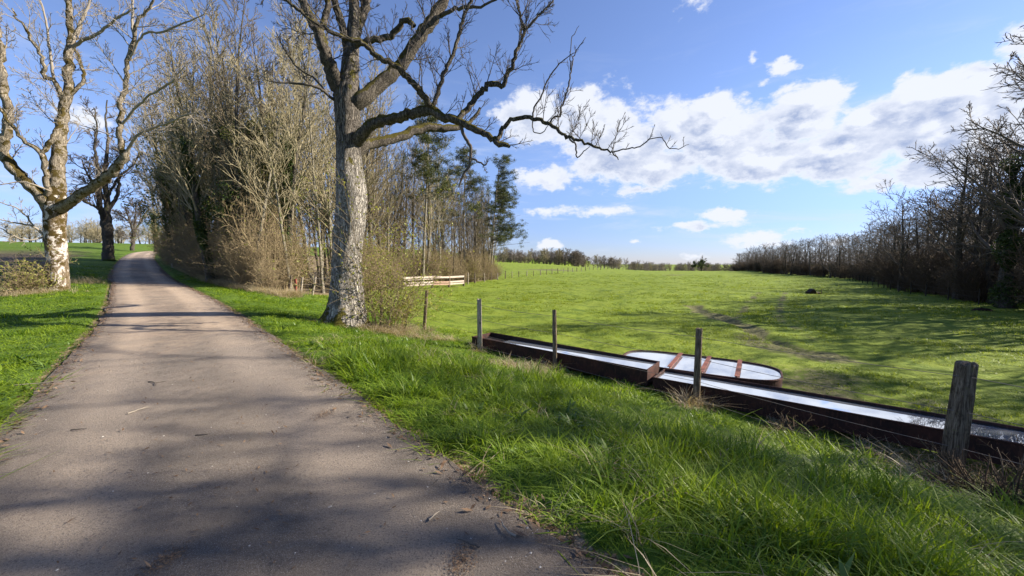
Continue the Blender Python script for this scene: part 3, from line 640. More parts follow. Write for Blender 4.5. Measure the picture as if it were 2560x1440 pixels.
M_LICHEN_LIMB = bark('lichen_limb_bark', (.34, .29, .22), (.07, .055, .04), moss=(.07, .052, .014), moss_amt=.66, crack=14, bstr=.7, bdist=.03)
build_left_tree()

# generic tree makers -------------------------------------------------
def make_tree(name, label, cat, H, r, cfg, seed, mt, mc, rmin=.012, lean=(0, 0), tip=.12, split=1):
    rnd = random.Random(seed); a = Tubes(); c = Tubes()
    TT = [a] * split + [c] * (len(cfg) - split)
    grow(TT, (0, 0, -.25), nrm((lean[0], lean[1], 1)), H, r, 0, cfg, rnd, rmin, tip)
    # root flare
    a.add([(0, 0, -.3), (lean[0] * .1, lean[1] * .1, .1), (lean[0] * .35, lean[1] * .35, .45), (lean[0] * .9, lean[1] * .9, 1.0)], [r * 1.5, r * 1.28, r * 1.08, r * .9], 8)
    root = thing(name, label, cat)
    new_obj('trunk', a.mesh('trunk', .05), mt, root); new_obj('crown', c.mesh('crown'), mc, root)
    return root
SL = lambda a, b, c: [(11, 7, .03, .02, a, .26, 40, .24, .42), (6, 4, .08, .10, b, .15, 34, .42, .55), (5, 3, .11, .08, c, .15, 34, .52, .65), (3, 3, .12, .05, 0, 0, 0, 0, 0)]
BR = lambda a, b, c: [(8, 8, .06, .05, a, .22, 50, .62, .55), (7, 5, .13, .06, b, .18, 45, .48, .5), (5, 3, .17, .03, c, .12, 42, .5, .6), (4, 3, .2, .03, 3, .2, 40, .5, .7), (3, 3, .2, .03, 0, 0, 0, 0, 0)]

M_SHADEC = mat('brown_crown_bark', lambda b, bs: setc(b, bs, b.mix(b.noise(opos(b), 1.5, 3), (.085, .065, .04), (.21, .17, .11))), .85, .2)
WL = 'slender bare tree standing in the roadside wood behind the big ash'
protos = []
specs = [(19, .20, SL(24, 8, 6), 1, (0, 0)), (18, .15, SL(22, 8, 6), 2, (.05, 0)), (20, .24, SL(26, 8, 6), 3, (-.05, .03)), (16, .11, SL(20, 7, 6), 4, (.10, -.05)), (18, .17, SL(22, 8, 6), 5, (-.08, 0)), (15, .10, SL(20, 7, 6), 6, (0, .08)), (17, .13, SL(22, 7, 7), 8, (.16, .0))]
for H, r, cfg, sd, ln in specs:
    protos.append(make_tree('bare_tree', WL, 'tree', H, r, cfg, sd, M_WOODT, M_WOODC, .016, ln))
dk = []
for H, r, cfg, sd, ln in [specs[1], specs[4], specs[5]]:
    dk.append(make_tree('bare_tree', WL, 'tree', H, r * 1.15, cfg, sd + 200, M_DARKT, M_SHADEC, .014, ln))
# shrub protos
def make_shrub(name, label, seed, H, n, m, leaves=None, nl=0, spread=.5, rmin=.008, cfgk=(6, 4), rb=None):
    rnd = random.Random(seed); T = Tubes(); TT = [T] * 3
    cfg = [(7, 3, .13, .02, cfgk[0], .1, 52, .42, .55), (4, 3, .18, .03, cfgk[1], .1, 48, .5, .7), (3, 3, .22, .02, 0, 0, 0, 0, 0)]
    for k in range(n):
        a = rnd.uniform(0, 6.28); q = rnd.uniform(0, .35) * H * .5
        d = nrm((math.cos(a) * rnd.uniform(0, spread), math.sin(a) * rnd.uniform(0, spread), 1))
        grow(TT, (math.cos(a) * q, math.sin(a) * q, -.1), d, H * rnd.uniform(.55, 1.1), rb or .014 + .004 * H, 0, cfg, rnd, rmin, .35)
    root = thing(name, label, 'shrub')
    st = new_obj('stems', T.mesh('stems'), m, root)
    if leaves:
        V = np.array([v.co[:] for v in st.data.vertices]); V = V[V[:, 2] > .25]
        P = V[np.random.default_rng(seed).integers(0, len(V), nl)] + np.random.default_rng(seed + 1).normal(0, .02, (nl, 3))
        LV, LF = leaf_quads(P, .045, seed=seed); new_obj('leaves', mesh_np('leaves', LV, LF, False), leaves, root)
    return root
BL = 'tangled leafless tan shrub in the undergrowth along the wood edge'
shr = [make_shrub('bare_shrub', BL, 21, 3.0, 36, M_SHRUB, M_BUD, 160, spread=.5, rmin=.0065, cfgk=(9, 5)), make_shrub('bare_shrub', BL, 22, 2.3, 36, M_SHRUB, M_BUD, 90, spread=.8, rmin=.0065, cfgk=(9, 5)), make_shrub('bare_shrub', BL, 23, 4.0, 26, M_SHRUB, M_BUD, 260, spread=.35, rmin=.0065, cfgk=(11, 6))]
bud = make_shrub('budding_shrub', 'tall undergrowth shrub with fresh yellow green buds in the roadside wood', 24, 3.6, 26, M_SHRUB, M_BUD, 2400, spread=.35)

used = set()
def put(proto, x, y, rz, sc, label=None, group=None, sink=0):
    loc = (x, y, tz(x, y) - sink)
    if proto.name not in used:
        used.add(proto.name); proto.location = loc; proto.rotation_euler = (0, 0, rz); proto.scale = (sc,) * 3 if not isinstance(sc, tuple) else sc
        if label: proto['label'] = label
        if group: proto['group'] = group
        return proto
    return dup(proto, loc, rz, sc, label, group)

ZONES = [(560, 'at the roadside end of the wood'), (650, 'behind the tan undergrowth'), (725, 'behind the yellow green bushes'), (800, 'above the wood edge fence'), (860, 'just left of the big ash trunk'), (930, 'behind the big ash trunk'),
         (1000, 'just right of the big ash trunk'), (1085, 'behind the left half of the plank fence'), (1165, 'behind the right half of the plank fence'), (9999, 'beside the leaning pines')]
LOOK = ['tall thick trunked', 'slim straight', 'stout tallest', 'small tilted', 'tall gently tilted', 'thin pole like', 'strongly slanting', 'dark slim', 'dark gently tilted', 'dark thin']
def zone(px): return next(t for q, t in ZONES if px < q)
def wood_label(k, px, Y):
    dpt = Y - float(np.interp(px, WPX, WY0))
    return '%s bare tree %s, %s' % (LOOK[k], zone(px), 'front row' if dpt < 5 else 'second row' if dpt < 12 else 'middle rows' if dpt < 24 else 'back rows')
# the roadside wood
rnd = random.Random(5); pts = []
tries = 0
while len(pts) < 124 and tries < 9000:
    tries += 1
    px = rnd.uniform(430, 1238); y0 = float(np.interp(px, WPX, WY0)) + .8
    Y = y0 + abs(rnd.gauss(0, 1)) * 15
    if Y > 92: continue
    X = (px - 1280) / FPX * Y
    s, _ = road_sz(np.array([X]), np.array([Y]))
    if s[0] < 3.2: continue
    if any((X - a) ** 2 + (Y - b) ** 2 < 1.7 ** 2 for a, b in pts): continue
    pts.append((X, Y))
for i, (X, Y) in enumerate(pts):
    px = 1280 + X / Y * FPX; kk = i % len(protos); pr = protos[kk]
    if rnd.random() < (.62 if px > 880 else .3): q = rnd.randrange(3); pr = dk[q]; kk = 7 + q
    sc = rnd.uniform(.82, 1.12) * (0.88 if px > 1100 else 1)
    put(pr, X, Y, rnd.uniform(0, 6.28), sc, wood_label(kk, px, Y), 'bare trees of the roadside wood')
# undergrowth
pts2 = []; tries = 0
while len(pts2) < 175 and tries < 9000:
    tries += 1
    px = rnd.uniform(860, 1236) if rnd.random() < .48 else rnd.uniform(425, 760)
    y0 = float(np.interp(px, WPX, WY0)); Y = y0 + .2 + abs(rnd.gauss(0, 1)) * (9 if px > 900 else 5)
    X = (px - 1280) / FPX * Y; s, _ = road_sz(np.array([X]), np.array([Y]))
    if s[0] < 2.6 or (712 < px < 862 and Y < y0 + 4): continue
    if any((X - a) ** 2 + (Y - b) ** 2 < .95 ** 2 for a, b in pts2): continue
    pts2.append((X, Y))
for i, (X, Y) in enumerate(pts2):
    px = 1280 + X / Y * FPX
    dpt0 = Y - float(np.interp(px, WPX, WY0)); sc = rnd.uniform(.8, 1.2) * (.62 if dpt0 < 1.6 and px < 760 else 1) * (1.12 if px < 700 and Y > float(np.interp(px, WPX, WY0)) + 1.6 else 1) * (.55 if 730 < px < 860 and Y < 30 else 1)
    dpt = Y - float(np.interp(px, WPX, WY0)); rw = 'outermost row' if dpt < 2.5 else 'second row' if dpt < 7 else 'deep inside'
    if i % 5 == 4: put(bud, X, Y, rnd.uniform(0, 6.28), (sc, sc, sc * rnd.uniform(.8, 1.4)), 'budding yellow green shrub %s, %s' % (zone(px), rw), 'budding shrubs of the wood edge')
    else: put(shr[i % 3], X, Y, rnd.uniform(0, 6.28), (sc, sc, sc * rnd.uniform(.7, 1.45)), '%s tan shrub %s, %s' % (['round leafless', 'low spreading leafless', 'tall upright leafless'][i % 3], zone(px), rw), 'leafless shrubs of the wood edge')

# ivy-clad trees along the road
def ivy_blob(P, n, rad, seed, size=.09):
    g = np.random.default_rng(seed); k = g.integers(0, len(P), n); r = g.normal(0, 1, (n, 3)); r /= np.linalg.norm(r, axis=1, keepdims=True)
    return leaf_quads(P[k] + r * (np.array(rad)[k] * g.uniform(.35, 1.0, n) ** .6)[:, None], size, seed=seed)
def ivy_tree(px, Y, H, label, seed, lean=(0, 0), n=9000, m=M_IVY, zr=(.6, 9), base_r=.5, spread=0.0, mt=M_DARKT, mc=M_WOODC, r=.24):
    root = make_tree('ivy_clad_tree', label, 'tree', H, r, SL(24, 9, 6), seed, mt, mc, .013, lean)
    x, y, z = gp(px, Y); root.location = (x, y, z)
    g = np.random.default_rng(seed); k = 60
    zz = np.linspace(zr[0], zr[1], k); P = np.stack([lean[0] * zz + .15 * np.sin(zz), lean[1] * zz + .15 * np.cos(zz * 1.3), zz], 1)
    rad = base_r * (.6 + .5 * np.abs(np.sin(zz * 1.1 + seed))) * (.7 + .6 * (zz - zr[0]) / (zr[1] - zr[0]))
    if spread > 0:
        m2 = 26; a = g.uniform(0, 6.28, m2); q = g.uniform(.5, spread, m2); z2 = g.uniform(zr[0] + (zr[1] - zr[0]) * .3, zr[1], m2)
        P = np.vstack([P, np.stack([lean[0] * z2 + np.cos(a) * q, lean[1] * z2 + np.sin(a) * q, z2], 1)]); rad = np.concatenate([rad, g.uniform(.35, .75, m2)])
    V, F = ivy_blob(P, n, rad, seed); new_obj('ivy', mesh_np('ivy', V, F, False), m, root)
    return root
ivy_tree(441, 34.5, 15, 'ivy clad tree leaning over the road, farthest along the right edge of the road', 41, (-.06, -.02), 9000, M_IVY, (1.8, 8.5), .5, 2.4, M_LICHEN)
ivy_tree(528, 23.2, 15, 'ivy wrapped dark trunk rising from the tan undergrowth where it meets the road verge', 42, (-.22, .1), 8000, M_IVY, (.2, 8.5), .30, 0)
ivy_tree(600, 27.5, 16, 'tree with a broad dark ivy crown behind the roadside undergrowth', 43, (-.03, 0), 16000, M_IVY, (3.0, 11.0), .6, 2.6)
ivy_tree(655, 25.5, 15, 'tree hung with yellow green ivy in the middle of the wood', 44, (.03, 0), 15000, M_IVYL, (3.0, 10.5), .6, 2.3)
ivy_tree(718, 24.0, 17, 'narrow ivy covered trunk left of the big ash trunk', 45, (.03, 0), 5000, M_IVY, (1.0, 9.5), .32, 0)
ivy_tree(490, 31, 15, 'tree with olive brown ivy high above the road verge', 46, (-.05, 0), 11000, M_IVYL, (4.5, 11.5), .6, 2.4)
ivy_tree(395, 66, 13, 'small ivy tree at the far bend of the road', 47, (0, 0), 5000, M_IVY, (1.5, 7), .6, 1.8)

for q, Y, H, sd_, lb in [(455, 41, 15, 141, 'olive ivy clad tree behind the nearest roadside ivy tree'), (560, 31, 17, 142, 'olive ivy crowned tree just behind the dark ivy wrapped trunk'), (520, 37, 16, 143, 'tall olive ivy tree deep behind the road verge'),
        (625, 33, 17, 144, 'olive ivy mass high up behind the broad dark ivy crown'), (690, 29, 16, 145, 'pale olive ivy tree between the yellow green ivy and the narrow ivy trunk'), (585, 24.5, 9, 146, 'low ivy draped tree among the tan undergrowth')]:
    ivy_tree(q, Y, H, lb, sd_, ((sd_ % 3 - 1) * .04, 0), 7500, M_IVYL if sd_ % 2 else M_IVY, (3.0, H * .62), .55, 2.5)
for x, y, H, sd_ in [(21.0, -4.5, 18, 151), (22.5, 1.2, 19, 152)]:
    t_ = ivy_tree(1500, 30, H, 'ivy hung shade casting tree outside the right edge of the picture, %s the bramble' % ('well behind' if y < 0 else 'level with'), sd_, (0, 0), 3600, M_IVY, (5, H * .86), .55, 3.0); t_.location = (x, y, tz(x, y))
# pines at the end of the wood
def make_pine(px, Y, H, label, seed, lean, foff=(0, 0), f0=.35, nb=26, BL_=2.6, one_side=None):
    rnd = random.Random(seed); a = Tubes(); n = 12
    pts = [(lean[0] * H * t + .25 * math.sin(3 * t + seed), lean[1] * H * t, H * t - .2 * (1 - t)) for t in [i / (n - 1) for i in range(n)]]
    a.add(pts, [max(.03, .19 * (1 - .85 * i / (n - 1))) for i in range(n)], 8)
    root = thing('pine_tree', label, 'tree', gp(px, Y))
    new_obj('trunk', a.mesh('trunk', .05), M_WOODT, root)
    br = Tubes(); tips = []
    for k in range(nb):
        t = f0 + (1 - f0) * (k + rnd.random()) / nb; i = min(int(t * (n - 1)), n - 2); q = t * (n - 1) - i
        p = tuple(pts[i][m] * (1 - q) + pts[i + 1][m] * q for m in range(3))
        az = rnd.gauss(one_side, .8) if one_side is not None and rnd.random() < .8 else rnd.uniform(0, 6.28)
        L = BL_ * (1.15 - .85 * (t - f0) / (1 - f0)) * rnd.uniform(.6, 1.2); d = nrm((math.cos(az), math.sin(az), rnd.uniform(-.1, .35)))
        bp = [p]
        for j in range(5):
            d = nrm((d[0] + rnd.gauss(0, .12), d[1] + rnd.gauss(0, .12), d[2] + .02)); p = (p[0] + d[0] * L / 5, p[1] + d[1] * L / 5, p[2] + d[2] * L / 5); bp.append(p)
            if j >= 1 and rnd.random() < .75:
                for _ in range(3): tips.append((p[0] + rnd.gauss(0, .32), p[1] + rnd.gauss(0, .32), p[2] + rnd.gauss(.05, .25)))
        br.add(bp, [.045, .04, .03, .025, .018, .01], 4)
    new_obj('branches', br.mesh('branches'), M_DARKC, root)
    tips = np.array(tips); g = np.random.default_rng(seed); per = 60
    P = np.repeat(tips, per, 0) + g.normal(0, 1, (len(tips) * per, 3)) * (.2, .2, .12)
    V, F = leaf_quads(P, .04, elong=6.5, seed=seed); new_obj('needles', mesh_np('needles', V, F, False), M_NEEDLE, root)
    return root
make_pine(1212, 67, 20.5, 'tall leaning pine at the right end of the wood, outermost of the row', 51, (.135, 0), one_side=0.0, BL_=5.6, nb=58, f0=.25)
make_pine(1222, 70, 17, 'second leaning pine just left of the outermost one', 52, (.1, 0), BL_=4.4, nb=40, f0=.4, one_side=.3)
make_pine(1160, 60, 20, 'pine with a grey green crown inside the right part of the wood', 53, (.03, 0), BL_=4.6, nb=40, f0=.45)
make_pine(1105, 62, 17, 'short pine with a thin crown in the right part of the wood', 54, (.03, 0), BL_=4.4, nb=34, f0=.45)
make_pine(1062, 45, 20.5, 'tallest dark conifer rising behind the limbs of the big ash', 55, (.03, 0), BL_=3.4, nb=40, f0=.5)

# more trees of the left row
def row_tree(px, Y, H, r, label, seed, cfg, mt=M_DARKT, mc=M_DARKC, lean=(0, 0), rmin=.014):
    root = make_tree('roadside_tree', label, 'tree', H, r, cfg, seed, mt, mc, rmin, lean, split=1); root.location = gp(px, Y); return root
def traced_tree(name, label, Y0, base, limbs, mt, mc, seed, sprouts, rmin):
    b0 = at(*base, Y0); org = (b0[0], Y0, tz(b0[0], Y0)); root = thing(name, label, 'tree', org); rnd = random.Random(seed); tw = Tubes(); TT = [tw] * 4
    for i, L in enumerate(limbs):
        t = Tubes() if L[0][3] > 6 else tw
        c = traced(t, L, Y0, 1.35, sides=12 if i == 0 else 8, wob=.03, n=len(L) * 4)
        if t is not tw: new_obj('trunk' if i == 0 else 'limb', mesh_local(t, 'trunk' if i == 0 else 'limb', org, .06), mt, root)
        if i > 0: sprout(TT, c, sprouts, 2.3 * Y0 / 41 * (.6 if seed == 2 else 1), .05, TWCFG3, rnd, .15, .1, rmin)
    new_obj('twigs', mesh_local(tw, 'twigs', org), mc, root)
traced_tree('roadside_tree', 'dark forked bare tree beyond the lichen covered one on the left verge', 41, (270, 645), [
    [(272,652,0,36),(271,640,0,31),(270,610,0,28),(268,580,0,29),(266,555,0,30),(266,535,0,22)],
    [(264,560,0,18),(257,538,-.5,16),(250,515,-1,14),(247,490,-1.2,13),(250,460,-1.3,11),(245,420,-1.5,9),(238,370,-1.6,7),(242,320,-1.6,5),(236,270,-1.6,3)],
    [(254,528,-.8,9),(235,515,-1.4,8),(215,505,-2,7),(195,490,-2.6,5),(175,485,-3,3)],
    [(268,545,0,19),(268,510,.2,17),(266,480,.3,15),(262,450,.4,13),(266,400,.6,10),(270,350,.8,7),(264,300,1,5),(268,250,1,3)],
    [(268,530,.1,12),(280,512,.3,11),(293,492,.6,10),(297,465,.8,9),(298,430,1,7),(305,390,1.2,5),(312,350,1.4,3)],
    [(262,500,0,8),(250,480,-.4,8),(232,455,-.8,7),(215,430,-1.4,5),(205,400,-1.8,3)],
    [(270,490,.2,8),(280,470,.5,7),(300,440,1,6),(330,415,1.6,5),(350,380,2,3)]], M_DARKT, M_DARKC, 1, 9, .02)
traced_tree('roadside_tree', 'small pollarded bare tree on the skyline at the road crest', 68, (331, 627), [
    [(331,632,0,14),(331,622,0,12),(332,605,0,10),(334,590,0,11),(336,578,0,10)],
    [(335,582,0,7.5),(330,570,-.3,6),(325,555,-.8,5),(318,535,-1.2,4),(312,515,-1.5,3)],
    [(336,582,0,7.5),(341,570,.4,6),(350,558,.9,5),(360,540,1.4,4),(372,525,1.8,3)],
    [(336,578,0,6.5),(336,560,.1,5),(340,535,.2,4),(338,505,.3,3)], [(325,556,-.8,5),(312,545,-1.4,4),(300,538,-2,3)],
    [(333,600,0,6.5),(328,594,-.4,5),(326,592,-.5,4)], [(350,558,.9,4),(352,530,1,3.5),(348,505,1,2.5)]], M_DARKT, M_DARKC, 2, 8, .025)

# hedge and trees beyond the left field
FL = 'distant bare tree beyond the left field'
fp = [make_tree('distant_tree', FL, 'tree', 7.0, .28, [(6, 5, .06, .05, 9, .22, 52, .7, .5), (6, 4, .14, .05, 8, .15, 45, .5, .5), (4, 3, .18, .04, 6, .1, 42, .5, .6), (3, 3, .2, .04, 0, 0, 0, 0, 0)], sd, M_DARKT, M_FARC, .03) for sd, M_FARC in [(71, M_WOODC), (72, M_WOODC), (73, M_WOODC)]]
rnd = random.Random(9)
for i in range(84):
    px = rnd.uniform(-60, 460); Y = rnd.uniform(108, 135); X = (px - 1280) / FPX * Y
    put(fp[i % 3], X, Y, rnd.uniform(0, 6.28), rnd.uniform(.45, .9), FL + (' left of the lichen covered trunk' if px < 140 else ' between the lichen covered trunk and the road' if px < 330 else ' behind the road bend'), 'distant bare trees beyond the left field', .6)

# ------------------------------------------------------------------ right-hand wood edge
TLX = [(19, -14), (20, -4), (21.5, 7), (24.5, 14), (29.5, 22), (35.2, 33), (47, 50), (60.6, 71), (69.5, 99), (82, 135), (99, 172)]
tl = catmull([(a, b, 0) for a, b in TLX], 400)
DL = 'bare tree in the shaded wood edge along the right side of the pasture'
dp = [make_tree('wood_edge_tree', DL, 'tree', 9.0, .20, [(8, 7, .06, .04, 11, .18, 50, .5, .5), (6, 5, .13, .05, 8, .15, 44, .46, .5), (5, 3, .17, .03, 6, .12, 42, .5, .6), (3, 3, .2, .03, 0, 0, 0, 0, 0)], sd, M_DARKT, M_DARKC, .016) for sd in (81, 82, 83, 84)]
rnd = random.Random(15)
seg = np.concatenate([[0], np.cumsum(np.linalg.norm(np.diff(tl[:, :2], axis=0), axis=1))])
dtr = []; tries = 0
def edge_label(X, Y, o, what):
    if Y < 14: return 'shade casting bare tree just outside the right edge of the picture'
    px = 1280 + X / max(Y, .1) * FPX
    z = 'beside the ivy covered tree' if px > 2450 else 'around the wide crowned tree' if px > 2350 else 'left of the wide crowned tree' if px > 2240 else 'beyond the dark drinker' if px > 2130 else 'in the middle stretch' if px > 2030 else 'in the far stretch' if px > 1930 else 'at the distant left end'
    return '%s %s, right-hand wood edge, %s' % (what, z, 'front row' if o < 1.6 else 'second row' if o < 4 else 'back rows')
while len(dtr) < 230 and tries < 9000:
    tries += 1
    L = rnd.random() ** 1.15 * seg[-1]; i = min(int(np.searchsorted(seg, L)), len(tl) - 2); d = tl[i + 1] - tl[i]; d = d / np.linalg.norm(d)
    o = abs(rnd.gauss(0, 1)) * 5 + .6; X = tl[i][0] + d[1] * o; Y = tl[i][1] - d[0] * o
    if any((X - a) ** 2 + (Y - b) ** 2 < (1.6 + .006 * Y) ** 2 for a, b, _ in dtr): continue
    dtr.append((X, Y, o))
k = 0
for X, Y, o in dtr:
    if Y < -16 or (9 < Y < 24 and X < 1.34 * Y + (5.2 if Y < 18 else 1.0)): continue
    if Y < 14:     # out of view: the trees whose shade falls on the verge and the road; thinned so the sun comes through
        if o > 6 or rnd.random() < (.15 if Y < 7 else .5): continue
    h = np.interp(Y, [-14, 6, 10, 14, 20, 26, 34, 60, 90, 130, 175], [18.5, 18.5, 11.5, 10.5, 12.0, 10.5, 8.8, 7.6, 7.5, 7.1, 6.8]) / 9.0
    put(dp[k % 4], X, Y, rnd.uniform(0, 6.28), h * rnd.uniform(.86, 1.08) * (1.1 if o > 4 else 1), edge_label(X, Y, o, 'bare tree'), 'bare trees of the right-hand wood edge'); k += 1
DSL = 'dark leafless bush at the foot of the right-hand wood edge'
ds = [make_shrub('wood_edge_shrub', DSL, 91, 2.6, 40, M_SHRUBD, spread=.7, rmin=.012, cfgk=(7, 5)), make_shrub('wood_edge_shrub', DSL, 92, 3.4, 40, M_SHRUBD, spread=.5, rmin=.012, cfgk=(7, 5))]
k = 0
for j in range(250):
    L = rnd.random() ** 1.3 * seg[-1]; i = min(int(np.searchsorted(seg, L)), len(tl) - 2); d = tl[i + 1] - tl[i]; d = d / np.linalg.norm(d)
    o = rnd.uniform(.3, 5.0); X = tl[i][0] + d[1] * o; Y = tl[i][1] - d[0] * o
    if Y < 14: continue
    put(ds[k % 2], X, Y, rnd.uniform(0, 6.28), rnd.uniform(.8, 1.35), edge_label(X, Y, o, 'dark bush'), 'dark bushes of the right-hand wood edge'); k += 1
BRN = lambda a, b, c, l: [(8, 8, .06, .05, a, .2, 50, l, .5), (7, 5, .11, .05, b, .15, 42, .46, .5), (5, 3, .13, .04, c, .12, 40, .5, .6), (4, 3, .15, .03, 3, .2, 38, .55, .7), (3, 3, .2, .03, 0, 0, 0, 0, 0)]
def named_edge(px, Y, H, r, label, seed, cfg, lean=(0, 0), ivy=0):
    root = make_tree('wood_edge_tree', label, 'tree', H, r, cfg, seed, M_DARKT, M_DARKC, .014, lean); root.location = gp(px, Y)
    if ivy:
        zz = np.linspace(.3, H * .62, 50); P = np.stack([lean[0] * zz, lean[1] * zz, zz], 1)
        V, F = ivy_blob(P, ivy, .42 + .3 * np.sin(zz * 2.3), seed, .08); new_obj('ivy', mesh_np('ivy', V, F, False), M_IVY, root)
named_edge(2400, 28, 10.5, .26, 'wide open crowned bare tree standing out above the right-hand wood edge', 101, BRN(11, 8, 6, .48), (-.10, 0))
named_edge(2520, 22.5, 13.5, .34, 'ivy covered tree nearest the camera in the right-hand wood edge', 102, BRN(14, 9, 7, .34), (-.03, 0), 9000)
named_edge(2680, 17.5, 14.0, .34, 'tall tree whose bare branches reach in at the top right corner', 103, BRN(14, 9, 7, .36), (-.02, .02), 0)
named_edge(2255, 38, 8.5, .2, 'leaning bare tree with long low branches over the pasture at the right-hand wood edge', 104, BRN(10, 7, 5, .55), (-.2, 0))

# far wood beyond the second field, and far line on the horizon
FW = 'bare tree of the far grey wood on the horizon beyond the second field'
rnd = random.Random(33); fw = [make_tree('far_wood_tree', FW, 'tree', 8.0, .25, [(6, 5, .06, .05, 12, .12, 50, .55, .5), (6, 4, .14, .05, 9, .12, 45, .5, .5), (4, 3, .18, .04, 7, .1, 42, .5, .6), (3, 3, .2, .04, 0, 0, 0, 0, 0)], sd, M_DARKT, M_FARW, .05) for sd, M_FARW in
    [(111, mat('grey_crown_bark', lambda b, bs: setc(b, bs, b.mix(b.noise(opos(b), 1.5, 3), (.14, .12, .10), (.26, .225, .19))), .9, .1)), (112, M_WOODC), (113, M_DARKC)]]
for i in range(150):
    px = rnd.uniform(1080, 1660); Y = rnd.uniform(190, 225); X = (px - 1280) / FPX * Y
    put(fw[i % 3], X, Y, rnd.uniform(0, 6.28), rnd.uniform(.75, 1.1) * float(np.interp(px, [1080, 1300, 1430, 1500, 1660], [.85, .8, 1.0, .75, .45])), 'grey bare tree of the far wood, %s' % ('left end beside the pines' if px < 1340 else 'middle part where the wood stands highest' if px < 1500 else 'low right part'), 'bare trees of the far wood', .3)
for i in range(70):
    px = rnd.uniform(1560, 1840); Y = rnd.uniform(300, 340); X = (px - 1280) / FPX * Y
    put(fw[i % 3], X, Y, rnd.uniform(0, 6.28), rnd.uniform(.7, 1.05), 'tiny bare tree on the horizon near the lone round tree', 'tiny trees of the horizon', .3)
lt = make_tree('lone_tree', 'lone round dark tree on the horizon in the middle of the pasture skyline', 'tree', 6.5, .3, [(6, 6, .06, .05, 10, .15, 60, .65, .5), (6, 4, .14, .05, 8, .15, 45, .5, .5), (4, 3, .18, .04, 6, .1, 42, .5, .6), (3, 3, .2, .04, 0, 0, 0, 0, 0)], 121, M_DARKT, M_DARKC, .05)
lt.location = gp(1753, 190)
g = np.random.default_rng(5); P = g.normal(0, 1, (30, 3)) * (2.2, 2.2, 1.0) + (0, 0, 4.0)
V, F = ivy_blob(P, 5000, np.full(30, .7), 6, .2); new_obj('leaves', mesh_np('leaves', V, F, False), M_IVY, lt)

# ------------------------------------------------------------------ fences
def weathered(name, a, c, rust=None):
    def fn(b, bs):
        p = opos(b); g = b.noise(b.scale(p, (1, 1, .07)), 60, 4, .7, .6); n = b.noise(p, 9, 4, .65)
        col = b.mix(b.smooth(g, .35, .68), a, c); col = b.mix(b.smooth(n, .5, .75, 0, .7), col, tuple(v * .35 for v in a))
        col = b.mix(b.smooth(b.noise(p, 14, 3), .62, .72, 0, .6), col, (.16, .16, .05))
        setc(b, bs, col); bump(b, bs, g, 1.0, .02)
    return mat(name, fn, .9, .1)
M_POST = weathered('weathered_post_wood', (.07, .05, .034), (.29, .23, .165))
M_POSTL = weathered('pale_post_wood', (.20, .16, .12), (.50, .43, .35))
M_PLANK = weathered('plank_wood', (.42, .33, .26), (.72, .62, .52))
M_PLANKR = weathered('reddish_plank_wood', (.30, .19, .13), (.55, .38, .28))
M_WIRE = mat('wire', lambda b, bs: (setc(b, bs, b.mix(b.noise(wpos(b), 20, 2), (.10, .07, .05), (.22, .20, .18)))), .6, .5)
def post_mesh(name, base, top, w, org, square=False, n=9, seed=0):
    g = np.random.default_rng(seed); base, top = np.array(base, float), np.array(top, float)
    sd = 16; a = np.arange(sd) / sd * 2 * np.pi + .4
    prof = (1 / np.maximum(np.abs(np.cos(a)), np.abs(np.sin(a)))) ** (.75 if square else .28)
    ring = g.normal(0, .035, sd); V = []
    for i in range(n):
        t = i / (n - 1); c = base * (1 - t) + top * t; r = w * .5 * (1.06 - .12 * t) * (1 + .02 * g.normal()) * prof * (1 + ring + .015 * g.normal(size=sd))
        V.append(np.stack([c[0] + r * np.cos(a), c[1] + r * np.sin(a), np.full(sd, c[2]) + (g.normal(0, .012, sd) if i == n - 1 else 0)], 1))
    c = V[-1].mean(0); V.append(c + (V[-1] - c) * .82 + [0, 0, .008]); V.append(np.tile(c + [0, 0, .004], (1, 1)))
    idx = np.arange((n + 1) * sd).reshape(n + 1, sd); j = np.roll(idx, -1, 1)
    F = np.stack([idx[:-1], j[:-1], j[1:], idx[1:]], -1).reshape(-1, 4); k = (n + 1) * sd
    F3 = np.stack([idx[-1], j[-1], np.full(sd, k)], -1)
    return mesh_np(name, np.concatenate(V) - np.array(org), [F, F3], False)
def wire_pts(P, n=9, sag=.03):
    out = []
    for a, b in zip(P[:-1], P[1:]):
        for i in range(n):
            t = i / n; out.append((a[0] * (1 - t) + b[0] * t, a[1] * (1 - t) + b[1] * t, a[2] * (1 - t) + b[2] * t - sag * 4 * t * (1 - t)))
    out.append(tuple(P[-1])); return out
M_RUSTD = weathered('dark_post_wood', (.03, .025, .02), (.08, .068, .055))
def fence(name, label, posts, wires, group=None, square=(), wr=.0022, mats=None):
    """posts: (base, top, width)"""
    org = posts[0][0]; root = thing(name, label, 'fence', tuple(org), group=group)
    for i, (b, t, w) in enumerate(posts):
        b = (b[0], b[1], b[2] - .1); m = (mats or {}).get(i, M_POST)
        new_obj('post', post_mesh('post', b, t, w, org, i in square, seed=i + len(posts)), m, root)
    for f in wires:
        P = [tuple(np.array(b) * (1 - f) + np.array(t) * f - np.array([0, w * .5, 0])) for b, t, w in posts]
        T = Tubes(); W = wire_pts(P); T.add(W, [wr] * len(W), 4); new_obj('wire', mesh_local(T, 'wire', org), M_WIRE, root)
    return root
def pst(pxb, Y, pxt, pyt, w):
    X = at(pxb, 900, Y)[0]; b = (X, Y, tz(X, Y)); t = at(pxt, pyt, Y); return (b, t, w)
ps = [pst(955,16,955,728,.10), pst(1061,13.3,1067,726,.11), pst(1200,10.35,1198,748,.125), pst(1388,9.0,1386,775,.105), pst(1744,6.95,1748,822,.115), pst(2396,4.62,2416,908,.165)]
